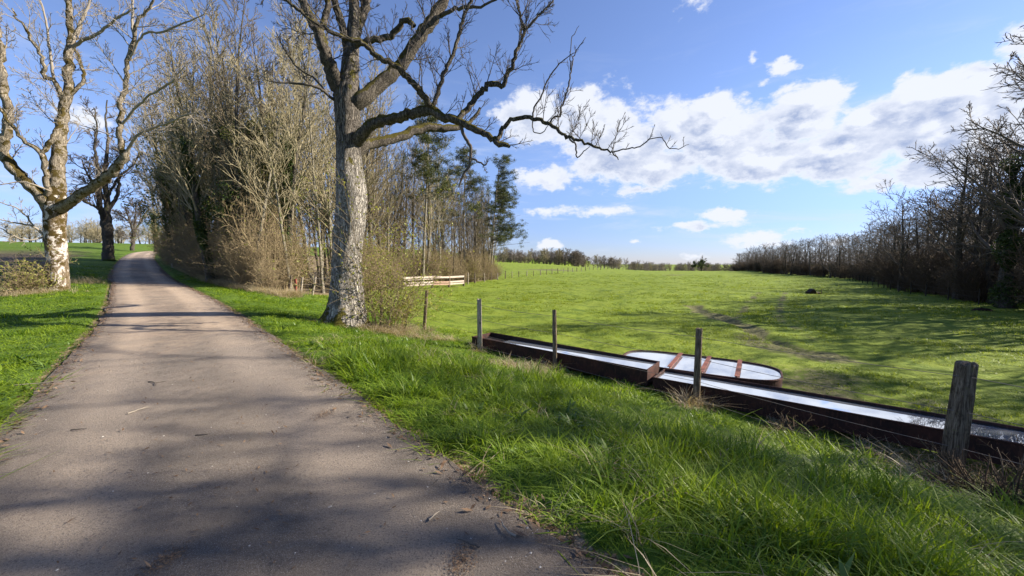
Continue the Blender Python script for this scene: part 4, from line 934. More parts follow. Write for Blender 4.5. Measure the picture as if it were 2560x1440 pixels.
b = (7.3, 2.3, tz(7.3, 2.3)); ps.append((b, (b[0], b[1], b[2] + 1.3), .12))
fence('wire_fence', 'wire fence with six weathered grey wooden posts in front of the long rusty troughs', ps, (.90, .62, .33, .1), square=(2, 5), mats={2: M_POSTL}, wr=.004)
# side piece nailed to the top of the nearest post
t = ps[5][1]; mb = MB(); mb.box((t[0] + .085, t[1] + .02, t[2] - .06), (1, 0, 0), (0, 1, 0), (0, 0, 1), .022, .05, .055)
wf = [o for o in bpy.data.objects if o.name.startswith('wire_fence')][0]
me = mb.mesh('rail_stub'); me.transform(__import__('mathutils').Matrix.Translation([-v for v in ps[0][0]])); new_obj('rail_stub', me, M_POST, wf)
ws = [pst(728,20.6,728,689,.12), pst(757,20.8,756,694,.10), pst(786,21.6,789,692,.10), pst(829,22.6,831,688,.11), pst(905,25,905,690,.11)]
fence('wood_edge_fence', 'short wire fence with pale leaning posts at the wood edge left of the big ash', ws, (.92, .62, .33), mats={1: M_POSTL, 2: M_POSTL}, wr=.006)
o = new_obj('rusty_post', post_mesh('rusty_post', (0, 0, -.1), (.01, 0, .82), .10, (0, 0, 0), True, seed=3), mat('red_rust_paint', lambda b, bs: setc(b, bs, b.mix(b.noise(opos(b), 12, 3), (.16, .03, .02), (.26, .08, .05))), .7, .3))
o.location = gp(738, 20.2); tag(o, 'short rust red post beside the first post of the wood edge fence', 'post')
# field fence running to the horizon
fpx = [1170,1187,1211,1228,1244,1263,1280,1297,1317,1334,1351,1366,1380,1395,1408,1420,1432,1442,1453,1464,1474,1483,1493,1501,1510,1518,1525,1533,1541,1549,1557,1565,1574,1583,1592,1601,1612,1625]
fY = np.interp(fpx, [1170,1244,1280,1317,1395,1464,1525,1625], [47,66,74,83,101,124,148,190])
fp_ = []
rnd = random.Random(2)
for q, Y in zip(fpx, fY):
    X = (q - 1280) / FPX * Y; z = tz(X, Y); h = rnd.uniform(1.1, 1.4); fp_.append(((X, Y, z), (X + rnd.gauss(0, .05), Y, z + h), rnd.uniform(.12, .2)))
fence('field_fence', 'long line of small pale fence posts crossing the pasture towards the horizon', fp_, (.85, .5), wr=.006, mats={i: M_POSTL for i in range(0, 38, 2)})
fp3 = []
for L in np.linspace(.20, .60, 26):
    i = int(np.searchsorted(seg, L * seg[-1])); X, Y = tl[i][0] - .8, tl[i][1]; z = tz(X, Y); fp3.append(((X, Y, z), (X + rnd.gauss(0, .04), Y, z + .95), .07))
fence('wood_side_fence', 'thin dark post and wire fence along the foot of the right-hand wood edge', fp3, (.85, .5), wr=.003, mats={i: M_RUSTD for i in range(26)})

# plank fence
def plank_fence():
    P = [(1007, 39.0), (1080, 41.7), (1122, 43.4), (1159, 45.0)]; B = [np.array(gp(*p)) for p in P]
    org = tuple(B[0]); root = thing('plank_fence', 'low fence of whitish horizontal planks on brown posts in the far corner of the pasture', 'fence', org)
    for i, b in enumerate(B):
        new_obj('post', post_mesh('post', b - [0, 0, .1], b + [0, 0, 1.32], .20, org, True, seed=i), M_POST if i else M_POSTL, root)
    def plank(i, f0, f1, z, h, m, lab=None):
        a = B[i] * (1 - f0) + B[i + 1] * f0; c = B[i] * (1 - f1) + B[i + 1] * f1; d = (c - a); L = np.linalg.norm(d); d /= L; nn = np.array([d[1], -d[0], 0]); up = np.cross(nn, d) * -1
        mb = MB(); mid = (a + c) / 2 + [0, 0, z]; front = nn * .13
        mb.box(mid + front - np.array(org), d, nn, (0, 0, 1), L / 2, .018, h / 2); new_obj('plank', mb.mesh('plank'), m, root)
    for i, (f0, f1) in enumerate([(0, 1), (.02, .99), (.03, .97)]):
        for z, h in ((1.20, .20), (.98, .09), (.66, .18), (.42, .16)):
            if i > 0 and z == .98: continue
            plank(i, f0, f1, z + (0 if i == 0 else -.04), h, M_PLANK if i != 1 or z > 1.1 else M_PLANKR)
    plank(1, 0, .42, 1.19, .19, M_PLANK)
plank_fence()

# ------------------------------------------------------------------ rusty troughs and tank
def rust(name, a, c, hi):
    def fn(b, bs):
        p = opos(b); n = b.noise(p, 3.5, 6, .7, .5); n2 = b.noise(b.scale(p, (1, 1, .3)), 25, 4, .7)
        col = b.mix(b.smooth(n, .35, .65), a, c); col = b.mix(b.smooth(n2, .5, .72, 0, .7), col, hi); setc(b, bs, col); bump(b, bs, n2, .5, .01)
    return mat(name, fn, .75, .3)
M_RUST = rust('rusty_steel', (.022, .011, .009), (.062, .022, .015), (.12, .05, .03))
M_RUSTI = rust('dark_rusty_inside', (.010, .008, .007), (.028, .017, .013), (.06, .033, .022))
M_BRACE = rust('red_painted_steel', (.13, .04, .028), (.20, .07, .045), (.30, .15, .10))
def waterfn(b, bs):
    setc(b, bs, (.62, .68, .76)); bs.inputs['Metallic'].default_value = .7; bs.inputs['Roughness'].default_value = .02; bs.inputs['Specular IOR Level'].default_value = 1.0; bs.inputs['IOR'].default_value = 2.4
    bs.inputs['Coat Weight'].default_value = 1.0; bs.inputs['Coat Roughness'].default_value = .01; bs.inputs['Coat IOR'].default_value = 2.6
    bump(b, bs, b.noise(wpos(b), 5, 2, .5), .03, .01)
M_WATER = mat('still_water', waterfn, .02, 1)
def wall(mb, a, c, zt0, zt1, zb0, zb1, nn, th, flange=.035):
    """vertical wall from a to c (xy), top z at each end, bottom z, thickness along nn"""
    a = np.array(a, float); c = np.array(c, float); nn = np.array(nn, float)
    V = []
    for (p, zt, zb) in ((a, zt0, zb0), (c, zt1, zb1)):
        for z in (zb, zt):
            V.append([*p, z]); V.append([*(p + nn * th), z])
    V = np.array(V); F = [(0, 4, 6, 2), (1, 3, 7, 5), (2, 6, 7, 3), (0, 1, 5, 4), (0, 2, 3, 1), (4, 5, 7, 6)]
    mb.add(V, F)
def trough(label, P0, P1, W, h, water, dry=0.0, floor=(.05, .05), end_gap=0):
    P0, P1, W = np.array(P0, float), np.array(P1, float), np.array(W, float)
    wn = W / np.linalg.norm(W); d = (P1 - P0)[:2]; L = np.linalg.norm(d); d /= L; th = .022
    org = (*(P0[:2] + W * .5), min(P0[2], P1[2]) - h); root = thing('water_trough', label, 'trough', org)
    A, B_ = P0[:2], P1[:2]; z0, z1 = P0[2], P1[2]; o3 = np.array(org)
    def fin(mb, nm, m): me = mb.mesh(nm); me.transform(__import__('mathutils').Matrix.Translation(-__import__('mathutils').Vector(org))); new_obj(nm, me, m, root)
    for side, off, s in (('f', np.zeros(2), 1), ('b', W, -1)):
        mb = MB(); wall(mb, A + off, B_ + off, z0, z1, z0 - h, z1 - h, wn * s, th)
        # rolled lip along the outer top, proud of the wall
        T = Tubes(); pts = [(*(A + off + (B_ - A) * t), z0 * (1 - t) + z1 * t) for t in np.linspace(0, 1, 8)]
        T.add([(p[0], p[1], p[2] + .004) for p in pts], [.016] * 8, 8); V, F = T.arrays(); mb.add(V, F)
        fin(mb, 'side_wall', M_RUST)
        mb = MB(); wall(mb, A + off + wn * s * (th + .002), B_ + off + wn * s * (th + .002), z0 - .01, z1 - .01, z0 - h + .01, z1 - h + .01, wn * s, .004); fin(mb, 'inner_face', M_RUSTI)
    for P, s, z in ((A, 1, z0), (B_, -1, z1)):
        mb = MB(); wall(mb, P + wn * th * 1.1 + d * s * .003, P + W - wn * th * 1.1 + d * s * .003, z + .012, z + .012, z - h, z - h, d * s, th); fin(mb, 'end_plate', M_RUST)
    mb = MB(); a, b = A + d * .02, B_ - d * .02; fa, fb = z0 - h + floor[0], z1 - h + floor[1]
    V = [[*(a + wn * .03), fa], [*(b + wn * .03), fb], [*(b + W - wn * .03), fb], [*(a + W - wn * .03), fa]]; V += [[v[0], v[1], v[2] - .02 - (.0)] for v in V]
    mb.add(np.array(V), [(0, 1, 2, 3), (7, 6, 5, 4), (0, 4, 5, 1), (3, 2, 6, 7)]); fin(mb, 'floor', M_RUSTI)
    if water is not None:
        a = A + (B_ - A) * (dry + .006); b = B_ - (B_ - A) * .006
        V = np.array([[*(a + wn * .03), water], [*(b + wn * .03), water], [*(b + W - wn * .03), water], [*(a + W - wn * .03), water]])
        me = mesh_np('water', V - o3, np.array([[0, 1, 2, 3]]), False); new_obj('water', me, M_WATER, root)
    # feet
    for t in (.12, .5, .88):
        c = A + (B_ - A) * t + W * .5; z = z0 * (1 - t) + z1 * t - h; zb = tz(*c) - .08
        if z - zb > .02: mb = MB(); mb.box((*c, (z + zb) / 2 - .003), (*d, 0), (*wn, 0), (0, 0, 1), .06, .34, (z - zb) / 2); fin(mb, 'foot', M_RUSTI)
    return root
trough('upper long rusty trough with dry dark far end and a bright strip of water', (-1.15, 10.9, -.545), (2.78, 7.75, -.62), (.50, .65), .33, -.648, dry=.16, floor=(.22, .03))
trough('lower rusty trough brimming with water, running behind the nearest thick post', (2.86, 7.66, -.745), (7.9, 3.74, -.745), (.48, .62), .32, -.780)
def tank():
    u = np.array([.84, -.54]); v = np.array([.54, .84]); c = u * -1.17 + v * 9.72; hl, hw = 1.66, .83; zt, h = -.76, .34; n = 72
    org = (*c, zt - h); root = thing('water_tank', 'large round ended rusty tank full of water crossed by three red braces', 'tank', org)
    a = np.arange(n) / n * 2 * np.pi; e = 2 / 3.4
    def ring(k): return (np.sign(np.cos(a)) * np.abs(np.cos(a)) ** e * (hl - k))[:, None] * u + (np.sign(np.sin(a)) * np.abs(np.sin(a)) ** e * (hw - k))[:, None] * v
    rings = [(0.0, 0.0), (.0, h), (-.012, h), (-.008, h + .018), (.024, h + .018), (.024, h - .006), (.018, h - .01), (.018, .02)]
    V = np.concatenate([np.hstack([ring(k), np.full((n, 1), z)]) for k, z in rings]); m = len(rings)
    idx = np.arange(m * n).reshape(m, n); j = np.roll(idx, -1, 1); F = np.stack([idx[:-1], j[:-1], j[1:], idx[1:]], -1).reshape(-1, 4)
    new_obj('shell', mesh_np('shell', V, F, False), M_RUST, root)
    r = np.hstack([ring(.017), np.full((n, 1), h - .012)]); r = np.vstack([r, [[0, 0, h - .012]]]); i = np.arange(n)
    new_obj('water', mesh_np('water', r, np.stack([i, (i + 1) % n, np.full(n, n)], -1), False), M_WATER, root)
    r = np.hstack([ring(.02), np.full((n, 1), .03)]); r = np.vstack([r, [[0, 0, .03]]]); new_obj('floor', mesh_np('floor', r, np.stack([i, (i + 1) % n, np.full(n, n)], -1), False), M_RUSTI, root)
    for uu in (-1.6, -.95, -.3):
        q = u * (uu + 1.17); L = hw - .035 if uu > -1.5 else hw - .06; mb = MB(); z = h + .03
        mb.box((*q, z + .012), (*v, 0), (*u, 0), (0, 0, 1), L, .045, .005); mb.box((*(q + u * .0), z - .022), (*v, 0), (*u, 0), (0, 0, 1), L, .005, .028)
        mb.box((*q, z - .056), (*v, 0), (*u, 0), (0, 0, 1), L, .045, .005)
        new_obj('brace', mb.mesh('brace'), M_BRACE, root)
tank()

def feeder():
    loc = gp(2031, 33.5); root = thing('cattle_drinker', 'small dark drinker with pointed lid and a side platform alone in the pasture', 'drinker', loc)
    mb = MB(); V = []
    prof = [(-.52, -.05), (-.52, .22), (-.38, .30), (-.16, .52), (.02, .60), (.22, .42), (.36, .22), (.36, -.05)]
    n = len(prof)
    for y in (-.42, .42): V += [[x, y, z] for x, z in prof]
    V.append([0, -.42, .2]); V.append([0, .42, .2])
    F4 = [(i, (i + 1) % n, n + (i + 1) % n, n + i) for i in range(n)]; mb.add(np.array(V), F4); mb.add(np.zeros((0, 3)), np.array([(0, 0, 0)])[:0].reshape(0, 3))
    F3 = [(2 * n, (i + 1) % n, i) for i in range(n)] + [(2 * n + 1, n + i, n + (i + 1) % n) for i in range(n)]
    new_obj('body', mesh_np('body', np.array(V), [np.array(F4), np.array(F3)], False), M_RUSTI, root)
    mb = MB(); mb.box((.13, 0, .53), nrm((.20, 0, -.18)), (0, 1, 0), nrm((.18, 0, .20)), .15, .44, .014); new_obj('lid', mb.mesh('lid'), M_PLANK, root)
    mb = MB(); mb.box((.80, 0, .10), (1, 0, 0), (0, 1, 0), (0, 0, 1), .42, .36, .05); mb.box((.80, 0, .0), (1, 0, 0), (0, 1, 0), (0, 0, 1), .38, .32, .06); new_obj('platform', mb.mesh('platform'), M_POST, root)
    T = Tubes(); T.add([(1.16, -.3, -.1), (1.16, -.3, .3), (1.16, -.3, .62)], [.035, .035, .03], 6); T.add([(.36, -.3, .34), (.8, -.3, .26), (1.16, -.3, .16)], [.018] * 3, 4); new_obj('rail', T.mesh('rail'), M_POST, root)
feeder()
bpy.data.objects['cattle_drinker'].scale = (.62, .62, .68)
def mound(px, Y, w, h, label, seed):
    g = np.random.default_rng(seed); n, m = 26, 9; V = []
    for i in range(m):
        t = i / (m - 1)
        for k in range(n):
            a = k / n * 6.283; r = w * (1 - t) * (1 + .25 * math.sin(2 * a + seed) + .12 * g.normal()); V.append([r * math.cos(a), r * .6 * math.sin(a), h * (1 - (1 - t) ** 2) * (1 + .1 * g.normal()) - .04])
    idx = np.arange(n * m).reshape(m, n); j = np.roll(idx, -1, 1); F = np.stack([idx[:-1], j[:-1], j[1:], idx[1:]], -1).reshape(-1, 4)
    o = new_obj('soil_heap', mesh_np('soil_heap', V, F), mat('dark_soil', lambda b, bs: (setc(b, bs, b.mix(b.noise(opos(b), 9, 4), (.018, .013, .010), (.06, .042, .028))), bump(b, bs, b.noise(opos(b), 25, 3), 1, .03)), .95, .1)); o.location = gp(px, Y); tag(o, label, 'soil heap')
mound(2462, 20.3, .50, .17, 'low dark heap of bare soil in the shaded grass near the right-hand wood', 2)

# ------------------------------------------------------------------ bushes by the verge
def place_new(root, px, Y, rz=0, sc=1): root.location = gp(px, Y); root.rotation_euler = (0, 0, rz); root.scale = (sc,) * 3
place_new(make_shrub('sapling_bush', 'sparse thin stemmed bush with yellow green leaves at the right of the ash trunk', 131, 4.3, 22, M_SHRUB, M_BUD, 2600, .36, .0045, (10, 5), .014), 952, 12.3)
place_new(make_shrub('sapling_bush', 'low wiry bush between the thin stemmed bush and the first fence post', 132, 2.3, 22, M_SHRUB, M_BUD, 1500, .8, .004, (9, 5), .010), 985, 12.4)
place_new(make_shrub('bramble', 'tangled bramble with a few leaves at the foot of the lichen covered tree', 133, 2.0, 30, M_SHRUB, M_BUD, 1500, 1.0, .006, (8, 4), .013), 95, 17.6)
place_new(make_shrub('bramble', 'low brown bramble at the left edge of the picture below the field', 134, 1.2, 34, M_SHRUB, M_BUD, 500, 1.4, .006, (7, 4), .012), 40, 16.8)
place_new(make_shrub('bramble', 'dark dry bramble tangle at the foot of the nearest thick post', 135, .85, 30, M_SHRUBD, None, 0, 1.5, .003, (6, 5)), 2545, 4.15)
place_new(make_shrub('bramble', 'wispy dry bramble in front of the lower trough left of the thick post', 136, .55, 16, M_SHRUBD, None, 0, 1.5, .002, (5, 4)), 2010, 6.0)

# ------------------------------------------------------------------ grass (instanced tufts inside one object each)
def tuft_mesh(name, nb, h, w, rad, bend, seed, m, nseg=3):
    g = np.random.default_rng(seed); V = []; F4 = []; F3 = []; b = 0
    for k in range(nb):
        a = g.uniform(0, 6.28); q = rad * math.sqrt(g.random()); o = np.array([q * math.cos(a), q * math.sin(a), -.02])
        az = g.uniform(0, 6.28); d = np.array([math.cos(az), math.sin(az), 0]); sd = np.array([-d[1], d[0], 0]) * w * g.uniform(.6, 1.3)
        L = h * g.uniform(.5, 1.15); bd = bend * g.uniform(.3, 1.4)
        for i in range(nseg + 1):
            t = i / nseg; c = o + d * (L * bd * t * t) + np.array([0, 0, L * (t - .35 * bd * t * t)])
            if i < nseg: ww = sd * (1 - .25 * t) * .5; V += [c - ww, c + ww]
            else: V.append(c)
        for i in range(nseg - 1): F4.append((b + 2 * i, b + 2 * i + 1, b + 2 * i + 3, b + 2 * i + 2))
        F3.append((b + 2 * nseg - 2, b + 2 * nseg - 1, b + 2 * nseg)); b += 2 * nseg + 1
    me = mesh_np(name, V, [np.array(F4), np.array(F3)], True); me.materials.append(m); return me
def tuft_objs(prefix, specs, m):
    return [bpy.data.objects.new(prefix, tuft_mesh(prefix, *s, 300 + i, m)) for i, s in enumerate(specs)]
def instanced(name, pts, rots, scl, idx, protos_, label, cat):
    me = bpy.data.meshes.new(name); me.vertices.add(len(pts)); me.vertices.foreach_set('co', np.asarray(pts, np.float32).ravel())
    a = me.attributes.new('rot', 'FLOAT_VECTOR', 'POINT'); a.data.foreach_set('vector', np.asarray(rots, np.float32).ravel())
    a = me.attributes.new('scl', 'FLOAT_VECTOR', 'POINT'); a.data.foreach_set('vector', np.asarray(scl, np.float32).ravel())
    a = me.attributes.new('idx', 'INT', 'POINT'); a.data.foreach_set('value', np.asarray(idx, np.int32))
    o = new_obj(name, me)
    ng = bpy.data.node_groups.new(name + '_scatter', 'GeometryNodeTree')
    ng.interface.new_socket('Geometry', in_out='INPUT', socket_type='NodeSocketGeometry'); ng.interface.new_socket('Geometry', in_out='OUTPUT', socket_type='NodeSocketGeometry')
    N = ng.nodes; L = ng.links; gi = N.new('NodeGroupInput'); go = N.new('NodeGroupOutput'); jn = N.new('GeometryNodeJoinGeometry')
    for p in reversed(protos_):
        oi = N.new('GeometryNodeObjectInfo'); oi.inputs['Object'].default_value = p; oi.inputs['As Instance'].default_value = True; L.new(oi.outputs['Geometry'], jn.inputs[0])
    ip = N.new('GeometryNodeInstanceOnPoints'); L.new(gi.outputs[0], ip.inputs['Points']); L.new(jn.outputs[0], ip.inputs['Instance']); ip.inputs['Pick Instance'].default_value = True
    def na(nm, t): q = N.new('GeometryNodeInputNamedAttribute'); q.data_type = t; q.inputs[0].default_value = nm; return q.outputs[0]
    L.new(na('idx', 'INT'), ip.inputs['Instance Index']); L.new(na('rot', 'FLOAT_VECTOR'), ip.inputs['Rotation']); L.new(na('scl', 'FLOAT_VECTOR'), ip.inputs['Scale'])
    L.new(ip.outputs[0], go.inputs[0]); md = o.modifiers.new('scatter', 'NODES'); md.node_group = ng
    return tag(o, label, cat, None, 'stuff')
def in_solid(x, y):
    """inside the troughs or tank"""
    m = np.zeros(x.shape, bool)
    for A, B_, w0, w1 in (((-1.1, 10.75), (2.78, 7.75), -.02, .84), ((2.86, 7.66), (7.9, 3.74), -.02, .80)):
        A, B_ = np.array(A), np.array(B_); d = (B_ - A); L = np.linalg.norm(d); d = d / L; n = np.array([-d[1], d[0]])
        t = (x - A[0]) * d[0] + (y - A[1]) * d[1]; q = (x - A[0]) * n[0] + (y - A[1]) * n[1]; m |= (t > 0) & (t < L) & (q > w0) & (q < w1)
    uu = (x - 4.27) * .84 - (y - 8.80) * .54; vv = (x - 4.27) * .54 + (y - 8.80) * .84
    return m | ((np.abs(uu) < 1.72) & (np.abs(vv) < .9))
def scatter(r0, r1, dens, keep, a0=-60, a1=60, seed=0):
    g = np.random.default_rng(seed); area = math.radians(a1 - a0) / 2 * (r1 * r1 - r0 * r0); n = int(area * dens)
    r = np.sqrt(g.uniform(r0 * r0, r1 * r1, n)); a = np.radians(g.uniform(a0, a1, n)); x, y = r * np.sin(a), r * np.cos(a)
    z, s, zr, dd = terrain(x, y, True); m = keep(x, y, s, dd, g) & ~in_solid(x, y)
    return np.stack([x, y, z], 1)[m], s[m], g
def mk(parts):
    """parts: (pts, scale_xy, scale_z, idx_lo, idx_hi, rng)"""
    P = np.concatenate([p[0] for p in parts]); rot = []; sc = []; ix = []
    for p, sxy, sz, lo, hi, g in parts:
        n = len(p); rot.append(np.stack([g.normal(0, .12, n), g.normal(0, .12, n), g.uniform(0, 6.28, n)], 1)); v = g.uniform(.7, 1.3, n)
        sc.append(np.stack([v * sxy, v * sxy, v * sz], 1)); ix.append(g.integers(lo, hi, n))
    return P, np.concatenate(rot), np.concatenate(sc), np.concatenate(ix)
# tufts: (blades, height, width, radius, bend)
VT = tuft_objs('grass_tuft', [(10, .20, .0062, .06, .5), (11, .26, .0068, .07, .7), (9, .15, .0055, .05, .45), (9, .36, .0085, .06, .85), (12, .13, .010, .09, .6), (12, .17, .011, .09, .7), (10, .10, .010, .08, .5)], M_GRASS)
kv = lambda lo, hi: (lambda x, y, s, dd, g: (s > lo - .04 + .10 * vnoise(x, y, .5, 31)) & (s < hi))
parts = []
for (r0, r1, dn, sxy, lo, hi) in ((.7, 2.6, 360, 1.0, 0, 4), (2.6, 4.5, 300, 1.1, 0, 4), (4.5, 7, 220, 1.4, 0, 4), (7, 11, 130, 1.25, 4, 7), (11, 18, 60, 1.5, 4, 7), (18, 36, 14, 2.6, 4, 7)):
    P, s, g = scatter(r0, r1, dn, kv(1.42, 7.3), -60, 62, int(r0 * 10))
    hf = .68 + .6 * (vnoise(P[:, 0], P[:, 1], .9, 32)) + .35 * vnoise(P[:, 0], P[:, 1], .33, 33); hf = np.clip(hf, .22, 1.6) * np.clip((s - 1.25) / .7, .35, 1); hf *= np.interp(np.hypot(P[:, 0], P[:, 1]), [0, 8, 14], [1, 1, .8])
    m = g.random(len(P)) < np.clip(.55 + hf * .6, 0, 1)
    if r0 >= 11: m &= ~(wood_mask(P[:, 0], P[:, 1]) > .5)
    P, hf = P[m], hf[m]; parts.append((P, sxy, (hf * 1.05)[:], lo, hi, g))
instanced('verge_grass', *mk(parts), VT, 'long lush green grass on the verge between the road and the fence', 'grass')
parts = []
for (r0, r1, dn, sxy, lo, hi) in ((3.5, 8, 200, 1.5, 0, 4), (8, 14, 90, 1.3, 4, 7), (14, 26, 30, 1.7, 4, 7), (26, 48, 9, 2.6, 4, 7)):
    P, s, g = scatter(r0, r1, dn, lambda x, y, s, dd, g: (s < -1.36 - .08 * vnoise(x, y, .5, 34)) & (s > -5.0 - 1.2 * vnoise(x, y, 4, 14)), -66, -30, int(r0 * 10) + 1)
    hf = np.clip(.6 + .5 * vnoise(P[:, 0], P[:, 1], .9, 35), .25, 1.3) * np.clip((-s - 1.25) / .7, .35, 1); parts.append((P, sxy, hf * .9, lo, hi, g))
P, s, g = scatter(20, 60, 5, lambda x, y, s, dd, g: (s < -5) & (vnoise(x, y, 5, 36) > -.1), -66, -35, 77); P = P[vnoise(P[:, 0], P[:, 1], 3.1, 39) > .25]; parts.append((P, 2.0, np.full(len(P), .8), 4, 7, g))
instanced('left_verge_grass', *mk(parts), VT, 'green grass strip on the left verge of the road around the lichen covered tree', 'grass')
PT = tuft_objs('pasture_tuft', [(14, .085, .007, .09, .7), (14, .11, .008, .10, .8), (12, .06, .007, .09, .6), (16, .10, .016, .2, .7), (16, .13, .018, .22, .8)], M_PAST)
parts = []
for (r0, r1, dn, sxy, lo, hi) in ((6, 12, 110, 1.0, 0, 3), (12, 20, 48, 1.3, 0, 3), (20, 34, 13, 1.3, 3, 5), (34, 60, 3.6, 2.2, 3, 5), (60, 105, .8, 4.0, 3, 5)):
    def keep(x, y, s, dd, g):
        tramp = np.exp(-(((x - 5.6) * .84 - (y - 8.0) * .54) / 3.4) ** 2 - (((x - 5.6) * .54 + (y - 8.0) * .84) / 1.3) ** 2)
        tr = sum(np.exp(-(poly_dist(x, y, t) / .4) ** 2) for t in TRACKS)
        return (s > 7.1) & (g.random(len(x)) > tramp * .85) & (dd > .35 + .3 * g.random(len(x))) & (g.random(len(x)) > tr * .7) & ~(wood_mask(x, y) > .5) & (x < 30 + .45 * np.maximum(0, y - 22) + 5)
    P, s, g = scatter(r0, r1, dn, keep, -30, 58, int(r0 * 10) + 2)
    cl = vnoise(P[:, 0], P[:, 1], 1.7, 37); hf = np.clip(.55 + .55 * cl + .35 * vnoise(P[:, 0], P[:, 1], .6, 38), .2, 1.9); m = g.random(len(P)) < np.clip(.45 + .7 * cl + .3, .15, 1)
    parts.append((P[m], sxy, hf[m], lo, hi, g))
instanced('pasture_grass', *mk(parts), PT, 'short tufted yellow green grass covering the wide pasture beyond the fence', 'grass')
# a few broad leaved weeds in the verge
WT = tuft_objs('weed_rosette', [(9, .11, .028, .02, 1.5), (7, .16, .03, .02, 1.1), (14, .07, .016, .05, 1.0)], leafmat('weed_leaves', (.05, .11, .015), (.14, .21, .04), .35, 3, .5))
parts = []
for (r0, r1, dn) in ((.8, 5, 10), (5, 12, 5)):
    P, s, g = scatter(r0, r1, dn, lambda x, y, s, dd, g: (np.abs(s) > 1.46) & (s < 7.2) & (vnoise(x, y, 1.1, 51) > -.1), -60, 62, int(r0 * 7) + 5); parts.append((P, 1.0, np.full(len(P), 1.0), 0, 3, g))
instanced('verge_weeds', *mk(parts), WT, 'broad leaved weeds scattered through the verge grass beside the road', 'weeds')
# dry grass
DT = tuft_objs('dry_tuft', [(16, .26, .0045, .07, 1.1), (14, .34, .005, .06, 1.3), (18, .18, .005, .10, 1.5)], M_DRY)
g = np.random.default_rng(61); P = []; SZ = []
for (px, Y, rad, n, hs) in [(955, 11.6, .8, 240, .9), (1010, 12.6, .9, 170, .9), (1075, 11.3, .6, 90, .7), (1300, 8.3, .55, 110, .7), (1340, 7.6, .3, 60, .6), (1744, 6.9, .28, 60, 1.1), (1390, 8.95, .25, 30, .9), (2400, 4.6, .32, 60, .9), (2500, 4.3, .5, 60, .8), (2000, 6.1, .35, 40, .7), (60, 16.5, 1.4, 150, 1.1), (190, 21, 1.2, 120, 1.4), (830, 11.3, .5, 40, .6), (1200, 10.3, .2, 20, .7), (2250, 5.4, .5, 40, .7)]:
    X0 = (px - 1280) / FPX * Y; x = X0 + g.normal(0, rad * .6, n); y = Y + g.normal(0, rad * .45, n); s, _ = road_sz(x, y); m = (np.abs(s) > 1.5) & ~in_solid(x, y); x, y = x[m], y[m]
    P.append(np.stack([x, y, terrain(x, y)[0] if False else terrain(x, y)], 1)); SZ.append(np.full(len(x), hs))
n = 2600; L = g.uniform(0, 1, n); px = 430 + 320 * L; Y = np.interp(px, WPX, WY0) + g.normal(-.3, .5, n); x = (px - 1280) / FPX * Y; s, _ = road_sz(x, Y); m = s > 2.2
P.append(np.stack([x, Y, terrain(x, Y)], 1)[m]); SZ.append(np.full(m.sum(), 1.3))
q, s_, g_ = scatter(1, 9, 5, lambda x, y, s, dd, g: (s > 1.42) & (s < 7.2) & (vnoise(x, y, 1.3, 52) > 0), -60, 60, 909); P.append(q); SZ.append(np.full(len(q), .7))
P = np.concatenate(P); SZ = np.concatenate(SZ)
instanced('dry_grass', *mk([(P, 1.2, SZ, 0, 3, g)]), DT, 'pale dry dead grass clumps around the tree foot, fence posts and wood edge', 'dry grass')

